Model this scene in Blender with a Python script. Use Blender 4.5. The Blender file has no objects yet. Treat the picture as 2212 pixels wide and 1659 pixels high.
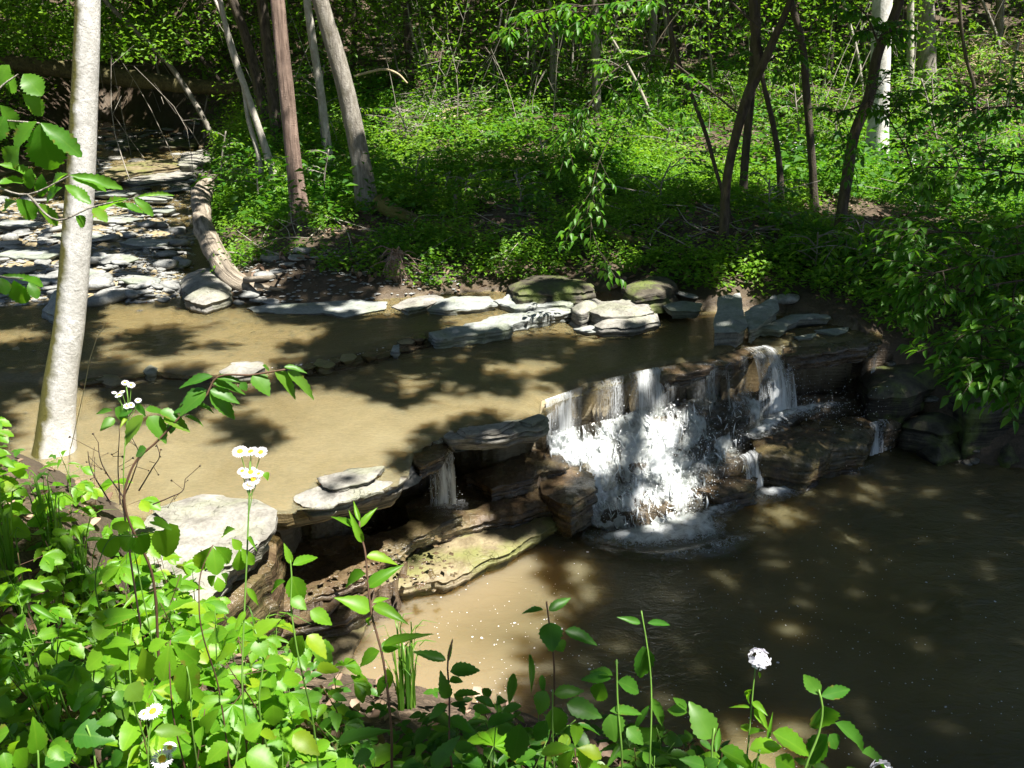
import bpy, math, random
import numpy as np
from mathutils import Vector
from mathutils.geometry import delaunay_2d_cdt
random.seed(7); rng = np.random.default_rng(7)
R = math.radians
scene = bpy.context.scene
COL = scene.collection
# ------------------------------------------------------------------ camera, sky, sun, exposure
F_PX, CU, CV, PITCH, CAM_Z = 1916.0, 1106.0, 829.5, R(20), 3.4
cam = bpy.data.cameras.new('camera'); cam.sensor_width = 36; cam.lens = 36 * F_PX / 2212
cam.clip_start = 0.05; cam.clip_end = 500
camo = bpy.data.objects.new('camera', cam); COL.objects.link(camo)
camo.location = (0, 0, CAM_Z); camo.rotation_euler = (R(90) - PITCH, 0, 0)
scene.camera = camo
SUN_EL, SUN_AZ = R(65), (0.80, -0.60)          # azimuth as the horizontal direction towards the sun
SD = np.array([SUN_AZ[0] * math.cos(SUN_EL), SUN_AZ[1] * math.cos(SUN_EL), math.sin(SUN_EL)])
world = bpy.data.worlds.new('World'); scene.world = world; world.use_nodes = True
wn = world.node_tree; sky = wn.nodes.new('ShaderNodeTexSky'); sky.sky_type = 'NISHITA'; sky.sun_disc = False
sky.sun_elevation = SUN_EL; sky.sun_rotation = math.atan2(SUN_AZ[0], SUN_AZ[1])
wn.links.new(sky.outputs[0], wn.nodes['Background'].inputs[0]); wn.nodes['Background'].inputs[1].default_value = 0.06
sl = bpy.data.lights.new('sun', 'SUN'); sl.energy = 5.0; sl.angle = R(0.53); sl.color = (1, 0.96, 0.89)
so = bpy.data.objects.new('sun', sl); COL.objects.link(so); so.location = (8, -6, 15)
so.rotation_euler = Vector(SD).to_track_quat('Z', 'Y').to_euler()
scene.view_settings.view_transform = 'Standard'; scene.view_settings.look = 'None'
scene.view_settings.exposure = 1.65; scene.view_settings.gamma = 1.0
cy = scene.cycles
cy.max_bounces = 7; cy.diffuse_bounces = 3; cy.glossy_bounces = 3; cy.transmission_bounces = 4
cy.transparent_max_bounces = 10; cy.sample_clamp_indirect = 4; cy.caustics_reflective = False; cy.caustics_refractive = False

# ------------------------------------------------------------------ photo rays -> points in the world
FW = np.array([0, math.cos(PITCH), -math.sin(PITCH)]); UP = np.array([0, math.sin(PITCH), math.cos(PITCH)]); RT = np.array([1., 0, 0])
CAM = np.array([0, 0, CAM_Z])
def ray(u, v): return FW + RT * ((u - CU) / F_PX) + UP * ((CV - v) / F_PX)
def atz(u, v, z): d = ray(u, v); return CAM + d * ((z - CAM_Z) / d[2])
def aty(u, v, y): d = ray(u, v); return CAM + d * (y / d[1])
def atd(u, v, D): return CAM + ray(u, v) * D
def project(P):
    q = P - CAM; dep = q @ FW; dep = np.where(dep < .1, .1, dep)
    return CU + F_PX * (q @ RT) / dep, CV - F_PX * (q @ UP) / dep
def polyz(px, z): return np.array([atz(u, v, z)[:2] for u, v in px])

# ------------------------------------------------------------------ noise
def _h(i, j, k, s):
    n = (i * 374761393 + j * 668265263 + k * 2147483647 + s * 1274126177) & 0xFFFFFFFF
    n = ((n ^ (n >> 13)) * 1274126177) & 0xFFFFFFFF
    n = ((n ^ (n >> 16)) * 2246822519) & 0xFFFFFFFF
    return ((n ^ (n >> 15)) & 0xFFFFFF) / float(0xFFFFFF)
def vn(p, s=0):
    p = np.asarray(p, float); f = np.floor(p); i = f.astype(np.int64); t = p - f; t = t * t * (3 - 2 * t)
    r = 0
    for a in (0, 1):
        wa = t[..., 0] if a else 1 - t[..., 0]
        for b in (0, 1):
            wb = t[..., 1] if b else 1 - t[..., 1]
            for c in (0, 1):
                wc = t[..., 2] if c else 1 - t[..., 2]
                r = r + wa * wb * wc * _h(i[..., 0] + a, i[..., 1] + b, i[..., 2] + c, s)
    return r
def fbm(p, o=3, s=0):
    p = np.asarray(p, float); r = 0; a = .5; tot = 0
    for k in range(o):
        r = r + a * vn(p * (2.03 ** k) + k * 17.3, s + k); tot += a; a *= .5
    return r / tot
def f2(x, y, sc, o=3, s=0): return fbm(np.stack([x * sc, y * sc, np.zeros_like(x) + .37], -1), o, s)
def sst(a, b, x): t = np.clip((x - a) / (b - a), 0, 1); return t * t * (3 - 2 * t)

# ------------------------------------------------------------------ mesh helpers
class MB:
    def __init__(s): s.V = []; s.F = {3: [], 4: []}; s.r = []; s.uv = []; s.n = 0
    def add(s, V, F, rnd=0.5, uv=None):
        V = np.asarray(V, float).reshape(-1, 3)
        s.V.append(V)
        for f in (F if isinstance(F, list) else [F]):
            f = np.asarray(f, int)
            if len(f): s.F[f.shape[1]].append(f + s.n)
        s.r.append(np.full(len(V), rnd) if np.isscalar(rnd) else np.asarray(rnd))
        s.uv.append(np.zeros((len(V), 2)) + .5 if uv is None else uv)
        s.n += len(V)
    def build(s, name, mat, parent=None, smooth=True, attrs=None):
        if not s.V: return None
        V = np.concatenate(s.V)
        if parent is not None: V = V - np.array(parent_loc(parent))
        fs = [np.concatenate(s.F[k]) if s.F[k] else np.zeros((0, k), int) for k in (3, 4)]
        li = np.concatenate([fs[0].ravel(), fs[1].ravel()]).astype(np.int32)
        nt, nq = len(fs[0]), len(fs[1])
        st = np.concatenate([np.arange(nt) * 3, nt * 3 + np.arange(nq) * 4]).astype(np.int32)
        me = bpy.data.meshes.new(name)
        me.vertices.add(len(V)); me.vertices.foreach_set('co', V.astype(np.float32).ravel())
        me.loops.add(len(li)); me.loops.foreach_set('vertex_index', li)
        me.polygons.add(nt + nq); me.polygons.foreach_set('loop_start', st)
        me.update(calc_edges=True)
        me.polygons.foreach_set('use_smooth', np.full(nt + nq, smooth))
        a = me.attributes.new('rnd', 'FLOAT', 'POINT'); a.data.foreach_set('value', np.concatenate(s.r).astype(np.float32))
        uvs = np.concatenate(s.uv)[li].astype(np.float32)
        ul = me.uv_layers.new(name='UVMap'); ul.data.foreach_set('uv', uvs.ravel())
        for k, val in (attrs or {}).items():
            a = me.attributes.new(k, 'FLOAT', 'POINT'); a.data.foreach_set('value', np.asarray(val, np.float32))
        me.materials.append(mat)
        o = bpy.data.objects.new(name, me); COL.objects.link(o)
        if parent is not None: o.parent = parent
        return o
def parent_loc(p):
    l = np.zeros(3)
    while p is not None: l = l + np.array(p.location); p = p.parent
    return l
def thing(name, label, cat, loc, group=None):
    o = bpy.data.objects.new(name, None); COL.objects.link(o); o.location = loc; o.empty_display_size = .1
    return tag(o, label, cat, group)
def tag(o, label, cat, group=None, kind=None):
    if label: o['label'] = label
    if cat: o['category'] = cat
    if group: o['group'] = group
    if kind: o['kind'] = kind
    return o
def nrm(a): return a / np.maximum(np.linalg.norm(a, axis=-1, keepdims=True), 1e-9)
def spline(P, n):
    P = np.asarray(P, float); d = np.r_[0, np.cumsum(np.linalg.norm(np.diff(P[:, :3], axis=0), axis=1))]
    t = np.linspace(0, d[-1], n); out = np.zeros((n, P.shape[1]))
    m = np.gradient(P, d, axis=0) if len(P) > 2 else np.repeat((P[1:] - P[:1]) / max(d[-1], 1e-9), 2, 0)
    i = np.clip(np.searchsorted(d, t, side='right') - 1, 0, len(P) - 2)
    h = (d[i + 1] - d[i])[:, None]; s = ((t - d[i]) / np.maximum(d[i + 1] - d[i], 1e-9))[:, None]
    return (2*s**3-3*s**2+1)*P[i] + (s**3-2*s**2+s)*h*m[i] + (-2*s**3+3*s**2)*P[i+1] + (s**3-s**2)*h*m[i+1]
def tube(mb, P, r, sides=6, rnd=.5, disp=0, dsc=8, seed=0, stretch=4, cap=True, flare=0):
    P = np.asarray(P, float); n = len(P); r = np.broadcast_to(np.asarray(r, float), (n,)).copy()
    T = nrm(np.gradient(P, axis=0)); a = np.array([1., 0, 0]) if abs(T[0][0]) < .8 else np.array([0, 1., 0])
    X = np.zeros((n, 3)); x = a - T[0] * (a @ T[0])
    for i in range(n):
        x = x - T[i] * (x @ T[i]); x = x / max(np.linalg.norm(x), 1e-9); X[i] = x
    Y = np.cross(T, X); an = np.arange(sides) * 2 * math.pi / sides
    ring = X[:, None, :] * np.cos(an)[None, :, None] + Y[:, None, :] * np.sin(an)[None, :, None]
    rr = np.repeat(r[:, None], sides, 1)
    L = np.r_[0, np.cumsum(np.linalg.norm(np.diff(P, axis=0), axis=1))]
    if flare:
        k = np.exp(-L / (r[0] * 1.6))[:, None]; rr = rr * (1 + flare * k * (1 + .45 * np.sin(an * 3 + seed)[None, :] + .3 * np.sin(an * 5 + 2 * seed)[None, :]))
    if disp:
        q = np.stack([np.cos(an)[None, :] * rr * dsc * 1.0 + L[:, None] * 0, np.sin(an)[None, :] * rr * dsc, (L * dsc / stretch)[:, None] + 0 * rr], -1)
        rr = rr * (1 + disp * (fbm(q, 4, seed) - .5) * 2)
        q2 = q * .25; rr = rr * (1 + disp * .8 * (fbm(q2, 2, seed + 9) - .5) * 2)
    V = (P[:, None, :] + ring * rr[..., None]).reshape(-1, 3)
    i = np.arange(n - 1)[:, None] * sides; j = np.arange(sides)[None, :]; j2 = (j + 1) % sides
    Q = np.stack([i + j, i + j2, i + sides + j2, i + sides + j], -1).reshape(-1, 4)
    uv = np.stack([np.repeat(L, sides), np.tile(an / 6.283, n)], -1)
    Fs = [Q]
    if cap:
        V = np.r_[V, P[:1], P[-1:]]; uv = np.r_[uv, uv[:1], uv[-1:]]; b = n * sides; jj = np.arange(sides)
        Fs.append(np.r_[np.stack([np.full(sides, b), (jj + 1) % sides, jj], -1), np.stack([np.full(sides, b + 1), (n - 1) * sides + jj, (n - 1) * sides + (jj + 1) % sides], -1)])
    mb.add(V, Fs, rnd, uv)

# ------------------------------------------------------------------ leaves
def leaf_tpl(n=8, shape='ovate', serr=0., droop=.2, fold=.25, wave=0.):
    t = np.linspace(0, 1, n + 1)
    if shape == 'ovate': w = np.sin(math.pi * t ** .72) ** .9 * (1 - .15 * t)
    elif shape == 'obovate': w = np.sin(math.pi * t ** 1.35) ** .8
    elif shape == 'heart': w = np.sqrt(np.clip(1 - ((t - .26) / .74) ** 2, 0, 1)) * np.where(t < .26, 1, (1 - .45 * (t - .26))); w[0] = .55
    elif shape == 'round': w = np.sqrt(np.clip(1 - (2 * t - 1) ** 2, 0, 1)); w[0] = .1
    elif shape == 'lance': w = np.sin(math.pi * t ** .6) ** 1.1
    elif shape == 'oak': w = np.sin(math.pi * t ** 1.2) ** .7
    else: w = np.where(t < .6, .6 + .4 * np.sin(t / .6 * 1.57), np.cos((t - .6) / .4 * 1.57))
    w[-1] = 0
    e = w.copy(); ex = t.copy()
    if shape == 'heart': ex = t - .16 * np.exp(-t / .1) * (t < .5)
    if serr: k = np.arange(n + 1); e = w * (1 + serr * np.where(k % 2 == 0, -1, 1)); ex = ex + np.where(k % 2 == 0, 0, .25 / n)
    z = -droop * t ** 2; wz = wave * np.sin(t * 11)
    V = np.r_[np.stack([t, 0 * t, z], -1), np.stack([ex, .5 * e, z + fold * .5 * e + wz * e], -1), np.stack([ex, -.5 * e, z + fold * .5 * e - wz * e], -1)]
    m = n + 1; i = np.arange(n)
    Q = np.r_[np.stack([i, i + 1, m + i + 1, m + i], -1), np.stack([i + 1, i, 2 * m + i, 2 * m + i + 1], -1)]
    uv = np.r_[np.stack([t, 0 * t + .5], -1), np.stack([t, .5 + .5 * w], -1), np.stack([t, .5 - .5 * w], -1)]
    return V, Q, uv
T_FAR = (np.array([[0, 0, 0], [.45, .5, .12], [1, 0, -.1], [.45, -.5, .12]]), np.array([[0, 2, 1], [0, 3, 2]]), np.array([[0, .5], [.5, 1], [1, .5], [.5, 0]]))
T_MID = leaf_tpl(4, 'ovate', 0, .22, .3)
class Leaves:
    def __init__(s): s.p = []; s.f = []; s.u = []; s.l = []; s.w = []; s.r = []
    def add(s, p, f, u, l, w, r=None):
        s.p.append(p); s.f.append(f); s.u.append(u); s.l.append(l); s.w.append(w); s.r.append(random.random() if r is None else r)
    def arr(s, P, Fd, U, L, W, Rn):
        s.p.extend(P); s.f.extend(Fd); s.u.extend(U); s.l.extend(L); s.w.extend(W); s.r.extend(Rn)
    def mb(s, tpl, mb=None):
        mb = mb or MB()
        if s.p: leaf_batch(mb, tpl, np.array(s.p), np.array(s.f), np.array(s.u), np.array(s.l), np.array(s.w), np.array(s.r))
        return mb
def leaf_batch(mb, tpl, P, Fd, U, L, W, Rn):
    V, Q, uv = tpl; Fd = nrm(Fd); U = nrm(U - Fd * np.sum(U * Fd, -1, keepdims=True)); S = np.cross(U, Fd)
    X = P[:, None] + Fd[:, None] * (V[None, :, 0:1] * L[:, None, None]) + S[:, None] * (V[None, :, 1:2] * W[:, None, None]) + U[:, None] * (V[None, :, 2:3] * L[:, None, None])
    n, k = len(P), len(V)
    f = (Q[None] + (np.arange(n) * k)[:, None, None]).reshape(-1, Q.shape[1])
    mb.add(X.reshape(-1, 3), f, np.repeat(Rn, k), np.tile(uv, (n, 1)))
def rdir(n, up=0.):
    d = rng.normal(size=(n, 3)); d[:, 2] = d[:, 2] * .5 + up; return nrm(d)

# ------------------------------------------------------------------ materials
def mat(name, fn):
    m = bpy.data.materials.new(name); m.use_nodes = True; nt = m.node_tree; nt.nodes.clear()
    out = nt.nodes.new('ShaderNodeOutputMaterial')
    def N(t, **kw):
        n = nt.nodes.new('ShaderNode' + t)
        for k, v in kw.items():
            if k.startswith('_'): setattr(n, k[1:], v); continue
            key = int(k[1:]) if k[0] == 'i' and k[1:].isdigit() else k.replace('_', ' ')
            s = n.inputs[key]
            if isinstance(v, bpy.types.NodeSocket): nt.links.new(v, s)
            else: s.default_value = v
        return n
    sh = fn(N); nt.links.new(sh, out.inputs[0]); return m
def c4(c): return (*c, 1)
def ramp(N, fac, stops, interp='LINEAR'):
    n = N('ValToRGB', i0=fac); cr = n.color_ramp; cr.interpolation = interp
    while len(cr.elements) < len(stops): cr.elements.new(.5)
    for e, (p, c) in zip(cr.elements, stops): e.position = p; e.color = c4(c) if not np.isscalar(c) else (c, c, c, 1)
    return n.outputs[0]
def noise(N, vec, sc, det=4, rough=.6, dist=0):
    return N('TexNoise', Vector=vec, Scale=sc, Detail=det, Roughness=rough, Distortion=dist).outputs[0]
def pos(N, scale=(1, 1, 1), attr='Position'):
    v = N('NewGeometry').outputs['Position'] if attr == 'Position' else N('TexCoord').outputs[attr]
    return N('Mapping', Vector=v, Scale=scale).outputs[0]
def mixc(N, f, a, b, mode='MIX'):
    n = N('MixRGB', _blend_type=mode, i0=f); 
    for i, x in ((1, a), (2, b)):
        if isinstance(x, bpy.types.NodeSocket): n.id_data.links.new(x, n.inputs[i])
        else: n.inputs[i].default_value = c4(x)
    return n.outputs[0]
def math_(N, op, a, b=0., c=None):
    n = N('Math', _operation=op)
    for i, x in enumerate((a, b) if c is None else (a, b, c)):
        if isinstance(x, bpy.types.NodeSocket): n.id_data.links.new(x, n.inputs[i])
        else: n.inputs[i].default_value = x
    return n.outputs[0]
def attr(N, name): return N('Attribute', _attribute_name=name).outputs['Fac']
def bump(N, h, s, d=.02): return N('Bump', Height=h, Strength=s, Distance=d).outputs[0]
def princ(N, col, rough=.7, spec=.4, nor=None, **kw):
    d = {'Base Color': col if isinstance(col, bpy.types.NodeSocket) else c4(col), 'Roughness': rough, 'Specular IOR Level': spec}
    if nor is not None: d['Normal'] = nor
    d.update(kw); n = N('BsdfPrincipled')
    for k, v in d.items():
        if isinstance(v, bpy.types.NodeSocket): n.id_data.links.new(v, n.inputs[k])
        else: n.inputs[k].default_value = v
    return n.outputs[0]

def leaf_mat(name, c0, c1, t0, t1, tf=.45, veins=True, rough=.42, spec=.35):
    def fn(N):
        r = attr(N, 'rnd'); col = ramp(N, r, [(0, c0), (.9, c1), (1, (c1[0] * 1.7, c1[1] * 1.05, c1[2]))] if veins else [(0, c0), (1, c1)]); tr = ramp(N, r, [(0, t0), (1, t1)])
        nor = None
        if veins:
            uv = N('UVMap').outputs[0]; sp = N('SeparateXYZ', Vector=uv)
            av = math_(N, 'ABSOLUTE', math_(N, 'SUBTRACT', sp.outputs[1], .5))
            mid = math_(N, 'SUBTRACT', 1, N('MapRange', Value=av, From_Min=.0, From_Max=.045).outputs[0])
            ph = math_(N, 'SUBTRACT', math_(N, 'MULTIPLY', sp.outputs[0], 9.), math_(N, 'MULTIPLY', av, 6.))
            lat = math_(N, 'ABSOLUTE', math_(N, 'SUBTRACT', math_(N, 'FRACT', ph), .5))
            lv = math_(N, 'SUBTRACT', 1, N('MapRange', Value=lat, From_Min=0., From_Max=.12).outputs[0])
            ve = math_(N, 'MAXIMUM', mid, math_(N, 'MULTIPLY', lv, .45))
            col = mixc(N, math_(N, 'MULTIPLY', ve, .35), col, (c1[0] * 1.7, c1[1] * 1.35, c1[2] * 2.))
            n2 = noise(N, pos(N), 60, 3)
            col = mixc(N, math_(N, 'MULTIPLY', n2, .5), col, (c0[0] * .8, c0[1] * .75, c0[2] * .7))
            br = math_(N, 'MULTIPLY', ramp(N, math_(N, 'ADD', math_(N, 'MULTIPLY', noise(N, pos(N), 38, 3), .8), math_(N, 'MULTIPLY', av, .55)), [(.66, 0.), (.72, 1.)]), ramp(N, math_(N, 'FRACT', math_(N, 'MULTIPLY', r, 7.3)), [(.5, 0.), (.75, .7)])); col = mixc(N, br, col, (.20, .13, .03))
            nor = bump(N, ve, -.35, .003)
        a = princ(N, col, rough, spec, nor); b = N('BsdfTranslucent', Color=tr).outputs[0]
        return N('MixShader', i0=tf, i1=a, i2=b).outputs[0]
    return mat(name, fn)
M = {}
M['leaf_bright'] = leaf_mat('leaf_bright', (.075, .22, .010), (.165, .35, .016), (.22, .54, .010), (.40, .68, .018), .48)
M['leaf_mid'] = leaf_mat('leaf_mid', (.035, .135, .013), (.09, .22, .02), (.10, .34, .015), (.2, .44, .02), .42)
M['leaf_oak'] = leaf_mat('leaf_oak', (.06, .20, .015), (.12, .29, .02), (.16, .46, .012), (.26, .55, .02), .5)
M['leaf_far'] = leaf_mat('leaf_far', (.04, .14, .012), (.18, .33, .024), (.11, .36, .01), (.36, .60, .022), .42, False, .5, .25)
M['leaf_mid2'] = leaf_mat('leaf_mid2', (.025, .10, .012), (.09, .22, .02), (.07, .28, .01), (.2, .44, .015), .42, False, .5, .25)
M['leaf_canopy'] = leaf_mat('leaf_canopy', (.02, .075, .008), (.05, .13, .012), (.03, .10, .006), (.06, .16, .008), .3, False, .5, .3)
M['leaf_shrub'] = leaf_mat('leaf_shrub', (.04, .15, .014), (.10, .25, .02), (.12, .38, .014), (.24, .52, .02), .45, True)
M['grass'] = leaf_mat('grass', (.06, .17, .02), (.14, .28, .03), (.14, .36, .02), (.26, .48, .03), .4, False, .4)
M['blue_leaf'] = leaf_mat('blue_leaf', (.05, .14, .10), (.08, .2, .13), (.05, .14, .08), (.08, .2, .1), .3, False)
def simple(name, c, rough=.6, sc=30, var=.5, b=.3, bd=.004, spec=.3, stretch=(1, 1, 1)):
    def fn(N):
        p = pos(N, stretch); n = noise(N, p, sc, 5); col = mixc(N, n, [x * (1 - var) for x in c], [min(1, x * (1 + var)) for x in c])
        return princ(N, col, rough, spec, bump(N, n, b, bd))
    return mat(name, fn)
M['stem'] = simple('stem', (.10, .20, .03), .5)
M['stem_red'] = simple('stem_red', (.09, .05, .03), .6)
M['seed'] = simple('seed', (.035, .02, .015), .7)
M['twig'] = simple('twig', (.20, .16, .11), .8, 20)
M['twig_grey'] = simple('twig_grey', (.30, .27, .22), .8, 20)
M['twig_tan'] = simple('twig_tan', (.42, .33, .20), .8, 20)
M['deadleaf'] = leaf_mat('deadleaf', (.13, .08, .05), (.42, .30, .22), (.10, .05, .02), (.2, .12, .06), .15, False, .75, .2)
def petal_fn(N):
    a = princ(N, (.82, .80, .86), .6, .2); b = N('BsdfTranslucent', Color=(.7, .68, .75, 1)).outputs[0]
    return N('MixShader', i0=.3, i1=a, i2=b).outputs[0]
M['petal'] = mat('petal', petal_fn); M['yellow'] = simple('yellow', (.75, .48, .02), .7, 400, .3)

def bark(name, c_lo, c_hi, moss=0., sc=14, stretch=.25, spots=None, b=.8, rough=.85, uvs=None):
    def fn(N):
        p = pos(N, (1, 1, stretch)) if not uvs else N('Mapping', Vector=N('UVMap').outputs[0], Scale=uvs).outputs[0]; n1 = noise(N, p, sc, 6, .65, .6); n2 = noise(N, pos(N), 5, 4); n3 = noise(N, pos(N), 60, 4, .7)
        col = mixc(N, ramp(N, n1, [(.32, 0.), (.68, 1.)]), c_lo, c_hi)
        col = mixc(N, math_(N, 'MULTIPLY', ramp(N, n2, [(.4, 0.), (.7, 1.)]), .5), col, [x * .55 for x in c_lo])
        if spots:
            v = N('TexVoronoi', Vector=pos(N, (1, 1, 1.2)), Scale=95., Randomness=1.).outputs[0]
            col = mixc(N, math_(N, 'MULTIPLY', ramp(N, math_(N, 'ADD', v, math_(N, 'MULTIPLY', n3, .5)), [(.42, 1.), (.58, 0.)]), ramp(N, n2, [(.3, .9), (.75, .35)])), col, spots)
        if moss:
            g = N('NewGeometry'); nx = N('SeparateXYZ', Vector=g.outputs['Normal']).outputs[0]
            mm = math_(N, 'MULTIPLY', N('MapRange', Value=math_(N, 'ADD', math_(N, 'MULTIPLY', nx, -.8), math_(N, 'MULTIPLY', n2, 1.3)), From_Min=.62, From_Max=1.05).outputs[0], moss)
            col = mixc(N, mm, col, mixc(N, n3, (.07, .07, .015), (.20, .18, .05)))
        h = math_(N, 'ADD', n1, math_(N, 'MULTIPLY', n3, .5))
        return princ(N, col, rough, .2, bump(N, h, b, .02))
    return mat(name, fn)
M['bark_pale'] = bark('bark_pale', (.55, .53, .49), (.82, .80, .77), 1., 22, .8, (.24, .225, .2), .3)
M['bark_grey'] = bark('bark_grey', (.16, .14, .11), (.40, .37, .32), .3, 26, .22, None, .9)
M['bark_light'] = bark('bark_light', (.34, .31, .26), (.62, .58, .5), .4, 20, .4, (.2, .18, .14), .7)
M['bark_cedar'] = bark('bark_cedar', (.10, .065, .05), (.40, .29, .23), 0, 34, .07, None, 1.)
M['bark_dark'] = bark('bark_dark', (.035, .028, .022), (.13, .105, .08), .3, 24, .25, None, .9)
M['bark_white'] = bark('bark_white', (.5, .47, .42), (.82, .8, .76), .2, 18, .4, (.3, .27, .2), .5)
M['log_dead'] = bark('log_dead', (.085, .07, .05), (.46, .39, .30), 0, 4, 1, None, 1., uvs=(.55, 4.5, 1))
M['log_moss'] = bark('log_moss', (.05, .045, .025), (.17, .15, .06), 1, 20, .8, None, .9)

def rock_mat(name, c_lo, c_hi, rough=.8, moss=0., spec=.3, strata=True, wetn=.0, mossc=((.06, .09, .015), (.18, .22, .05))):
    def fn(N):
        p = pos(N); n1 = noise(N, p, 7, 6, .62); n2 = noise(N, p, 42, 5, .65); n3 = noise(N, p, 2.3, 3)
        col = mixc(N, ramp(N, n1, [(.3, 0.), (.7, 1.)]), c_lo, c_hi)
        col = mixc(N, math_(N, 'MULTIPLY', ramp(N, n2, [(.45, 0.), (.62, 1.)]), .35), col, [x * .5 for x in c_lo])
        cr = N('TexVoronoi', Vector=N('VectorMath', _operation='ADD', i0=p, i1=N('TexNoise', Vector=p, Scale=5.).outputs[1]).outputs[0], Scale=2.6, _feature='DISTANCE_TO_EDGE').outputs[0]
        ck = math_(N, 'MULTIPLY', ramp(N, cr, [(0., 1.), (.009, 0.)]), ramp(N, n3, [(.5, 0.), (.6, 1.)])); col = mixc(N, math_(N, 'MULTIPLY', ck, .6), col, [x * .35 for x in c_lo])
        h = math_(N, 'ADD', n1, math_(N, 'MULTIPLY', n2, .45)); h = math_(N, 'SUBTRACT', h, math_(N, 'MULTIPLY', ck, .8))
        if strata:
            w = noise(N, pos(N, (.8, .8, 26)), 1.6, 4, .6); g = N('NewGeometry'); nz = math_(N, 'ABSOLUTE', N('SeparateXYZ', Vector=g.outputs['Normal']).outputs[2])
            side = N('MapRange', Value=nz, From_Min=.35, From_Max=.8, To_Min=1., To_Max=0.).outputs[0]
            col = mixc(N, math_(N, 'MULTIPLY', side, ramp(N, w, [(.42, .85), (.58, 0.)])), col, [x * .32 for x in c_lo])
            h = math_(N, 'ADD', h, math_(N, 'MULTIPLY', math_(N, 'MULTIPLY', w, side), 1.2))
        if moss:
            mm = math_(N, 'MULTIPLY', ramp(N, math_(N, 'ADD', math_(N, 'MULTIPLY', n3, .7), math_(N, 'MULTIPLY', n1, .35)), [(.5, 0.), (.62, 1.)]), moss)
            col = mixc(N, mm, col, mixc(N, n2, *mossc))
        rg = ramp(N, n1, [(.3, max(.05, rough - wetn)), (.7, rough)])
        return princ(N, col, rg, spec, bump(N, h, .75, .025))
    return mat(name, fn)
M['rock'] = rock_mat('rock', (.13, .12, .10), (.37, .355, .32), .8, .3)
M['rock_grey'] = rock_mat('rock_grey', (.17, .185, .17), (.38, .39, .365), .7, .35)
M['rock_wet'] = rock_mat('rock_wet', (.04, .027, .015), (.17, .115, .065), .34, .15, .6, True, .22)
M['rock_moss'] = rock_mat('rock_moss', (.13, .10, .055), (.30, .25, .15), .55, .75, .4, True, .2, ((.06, .09, .015), (.24, .24, .07)))
M['bed_rock'] = rock_mat('bed_rock', (.22, .175, .095), (.40, .33, .21), .5, 0)
M['rock_dark'] = rock_mat('rock_dark', (.04, .034, .024), (.12, .105, .075), .7, .8)  # deep shade on these rocks is partly put into the darkened colour
M['stone'] = rock_mat('stone', (.14, .145, .135), (.38, .375, .35), .7, 0, .35, False)
M['stone_wet'] = rock_mat('stone_wet', (.06, .058, .05), (.17, .16, .135), .35, 0, .5, False, .15)

def ground_fn(N):
    p = pos(N); rk = attr(N, 'rock'); li = attr(N, 'lit_amt'); si = attr(N, 'silt')
    n1 = noise(N, p, 6, 6, .62); n2 = noise(N, p, 45, 5, .7); n0 = noise(N, p, 1.1, 4)
    vo = N('TexVoronoi', Vector=N('Mapping', Vector=N('VectorMath', _operation='ADD', i0=p, i1=N('TexNoise', Vector=p, Scale=9.).outputs[1]).outputs[0], Scale=(1, 1, .3)).outputs[0], Scale=17.)
    vc = N('SeparateXYZ', Vector=vo.outputs[1]).outputs[0]
    litc = mixc(N, n1, ramp(N, vc, [(0, (.05, .033, .02)), (.55, (.13, .085, .055)), (1, (.27, .19, .13))]), (.045, .032, .02))
    soil = mixc(N, n2, (.03, .023, .014), (.10, .075, .045))
    land = mixc(N, math_(N, 'MULTIPLY', li, ramp(N, n0, [(.3, .55), (.6, 1.)])), soil, litc)
    rockc = mixc(N, ramp(N, n1, [(.3, 0.), (.7, 1.)]), (.035, .024, .013), (.13, .09, .05))
    rockc = mixc(N, math_(N, 'MULTIPLY', ramp(N, n2, [(.45, 0.), (.6, 1.)]), .4), rockc, (.03, .02, .012))
    bed = mixc(N, n1, (.24, .19, .10), (.42, .35, .22)); bed = mixc(N, math_(N, 'MULTIPLY', ramp(N, noise(N, p, 14, 6, .75), [(.5, 0.), (.6, 1.)]), .5), bed, (.12, .085, .04))
    rockc = mixc(N, si, rockc, bed)
    col = mixc(N, rk, land, rockc)
    w = noise(N, pos(N, (1, 1, 20)), 2.2, 5, .6)
    h = math_(N, 'ADD', math_(N, 'ADD', n1, math_(N, 'MULTIPLY', n2, .5)), math_(N, 'MULTIPLY', w, math_(N, 'MULTIPLY', rk, .8)))
    h = math_(N, 'ADD', h, math_(N, 'MULTIPLY', vc, math_(N, 'MULTIPLY', li, .5)))
    rough = N('MapRange', Value=rk, To_Min=.9, To_Max=.34).outputs[0]
    return princ(N, col, rough, .4, bump(N, h, .8, .03))
M['ground'] = mat('ground', ground_fn)

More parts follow.
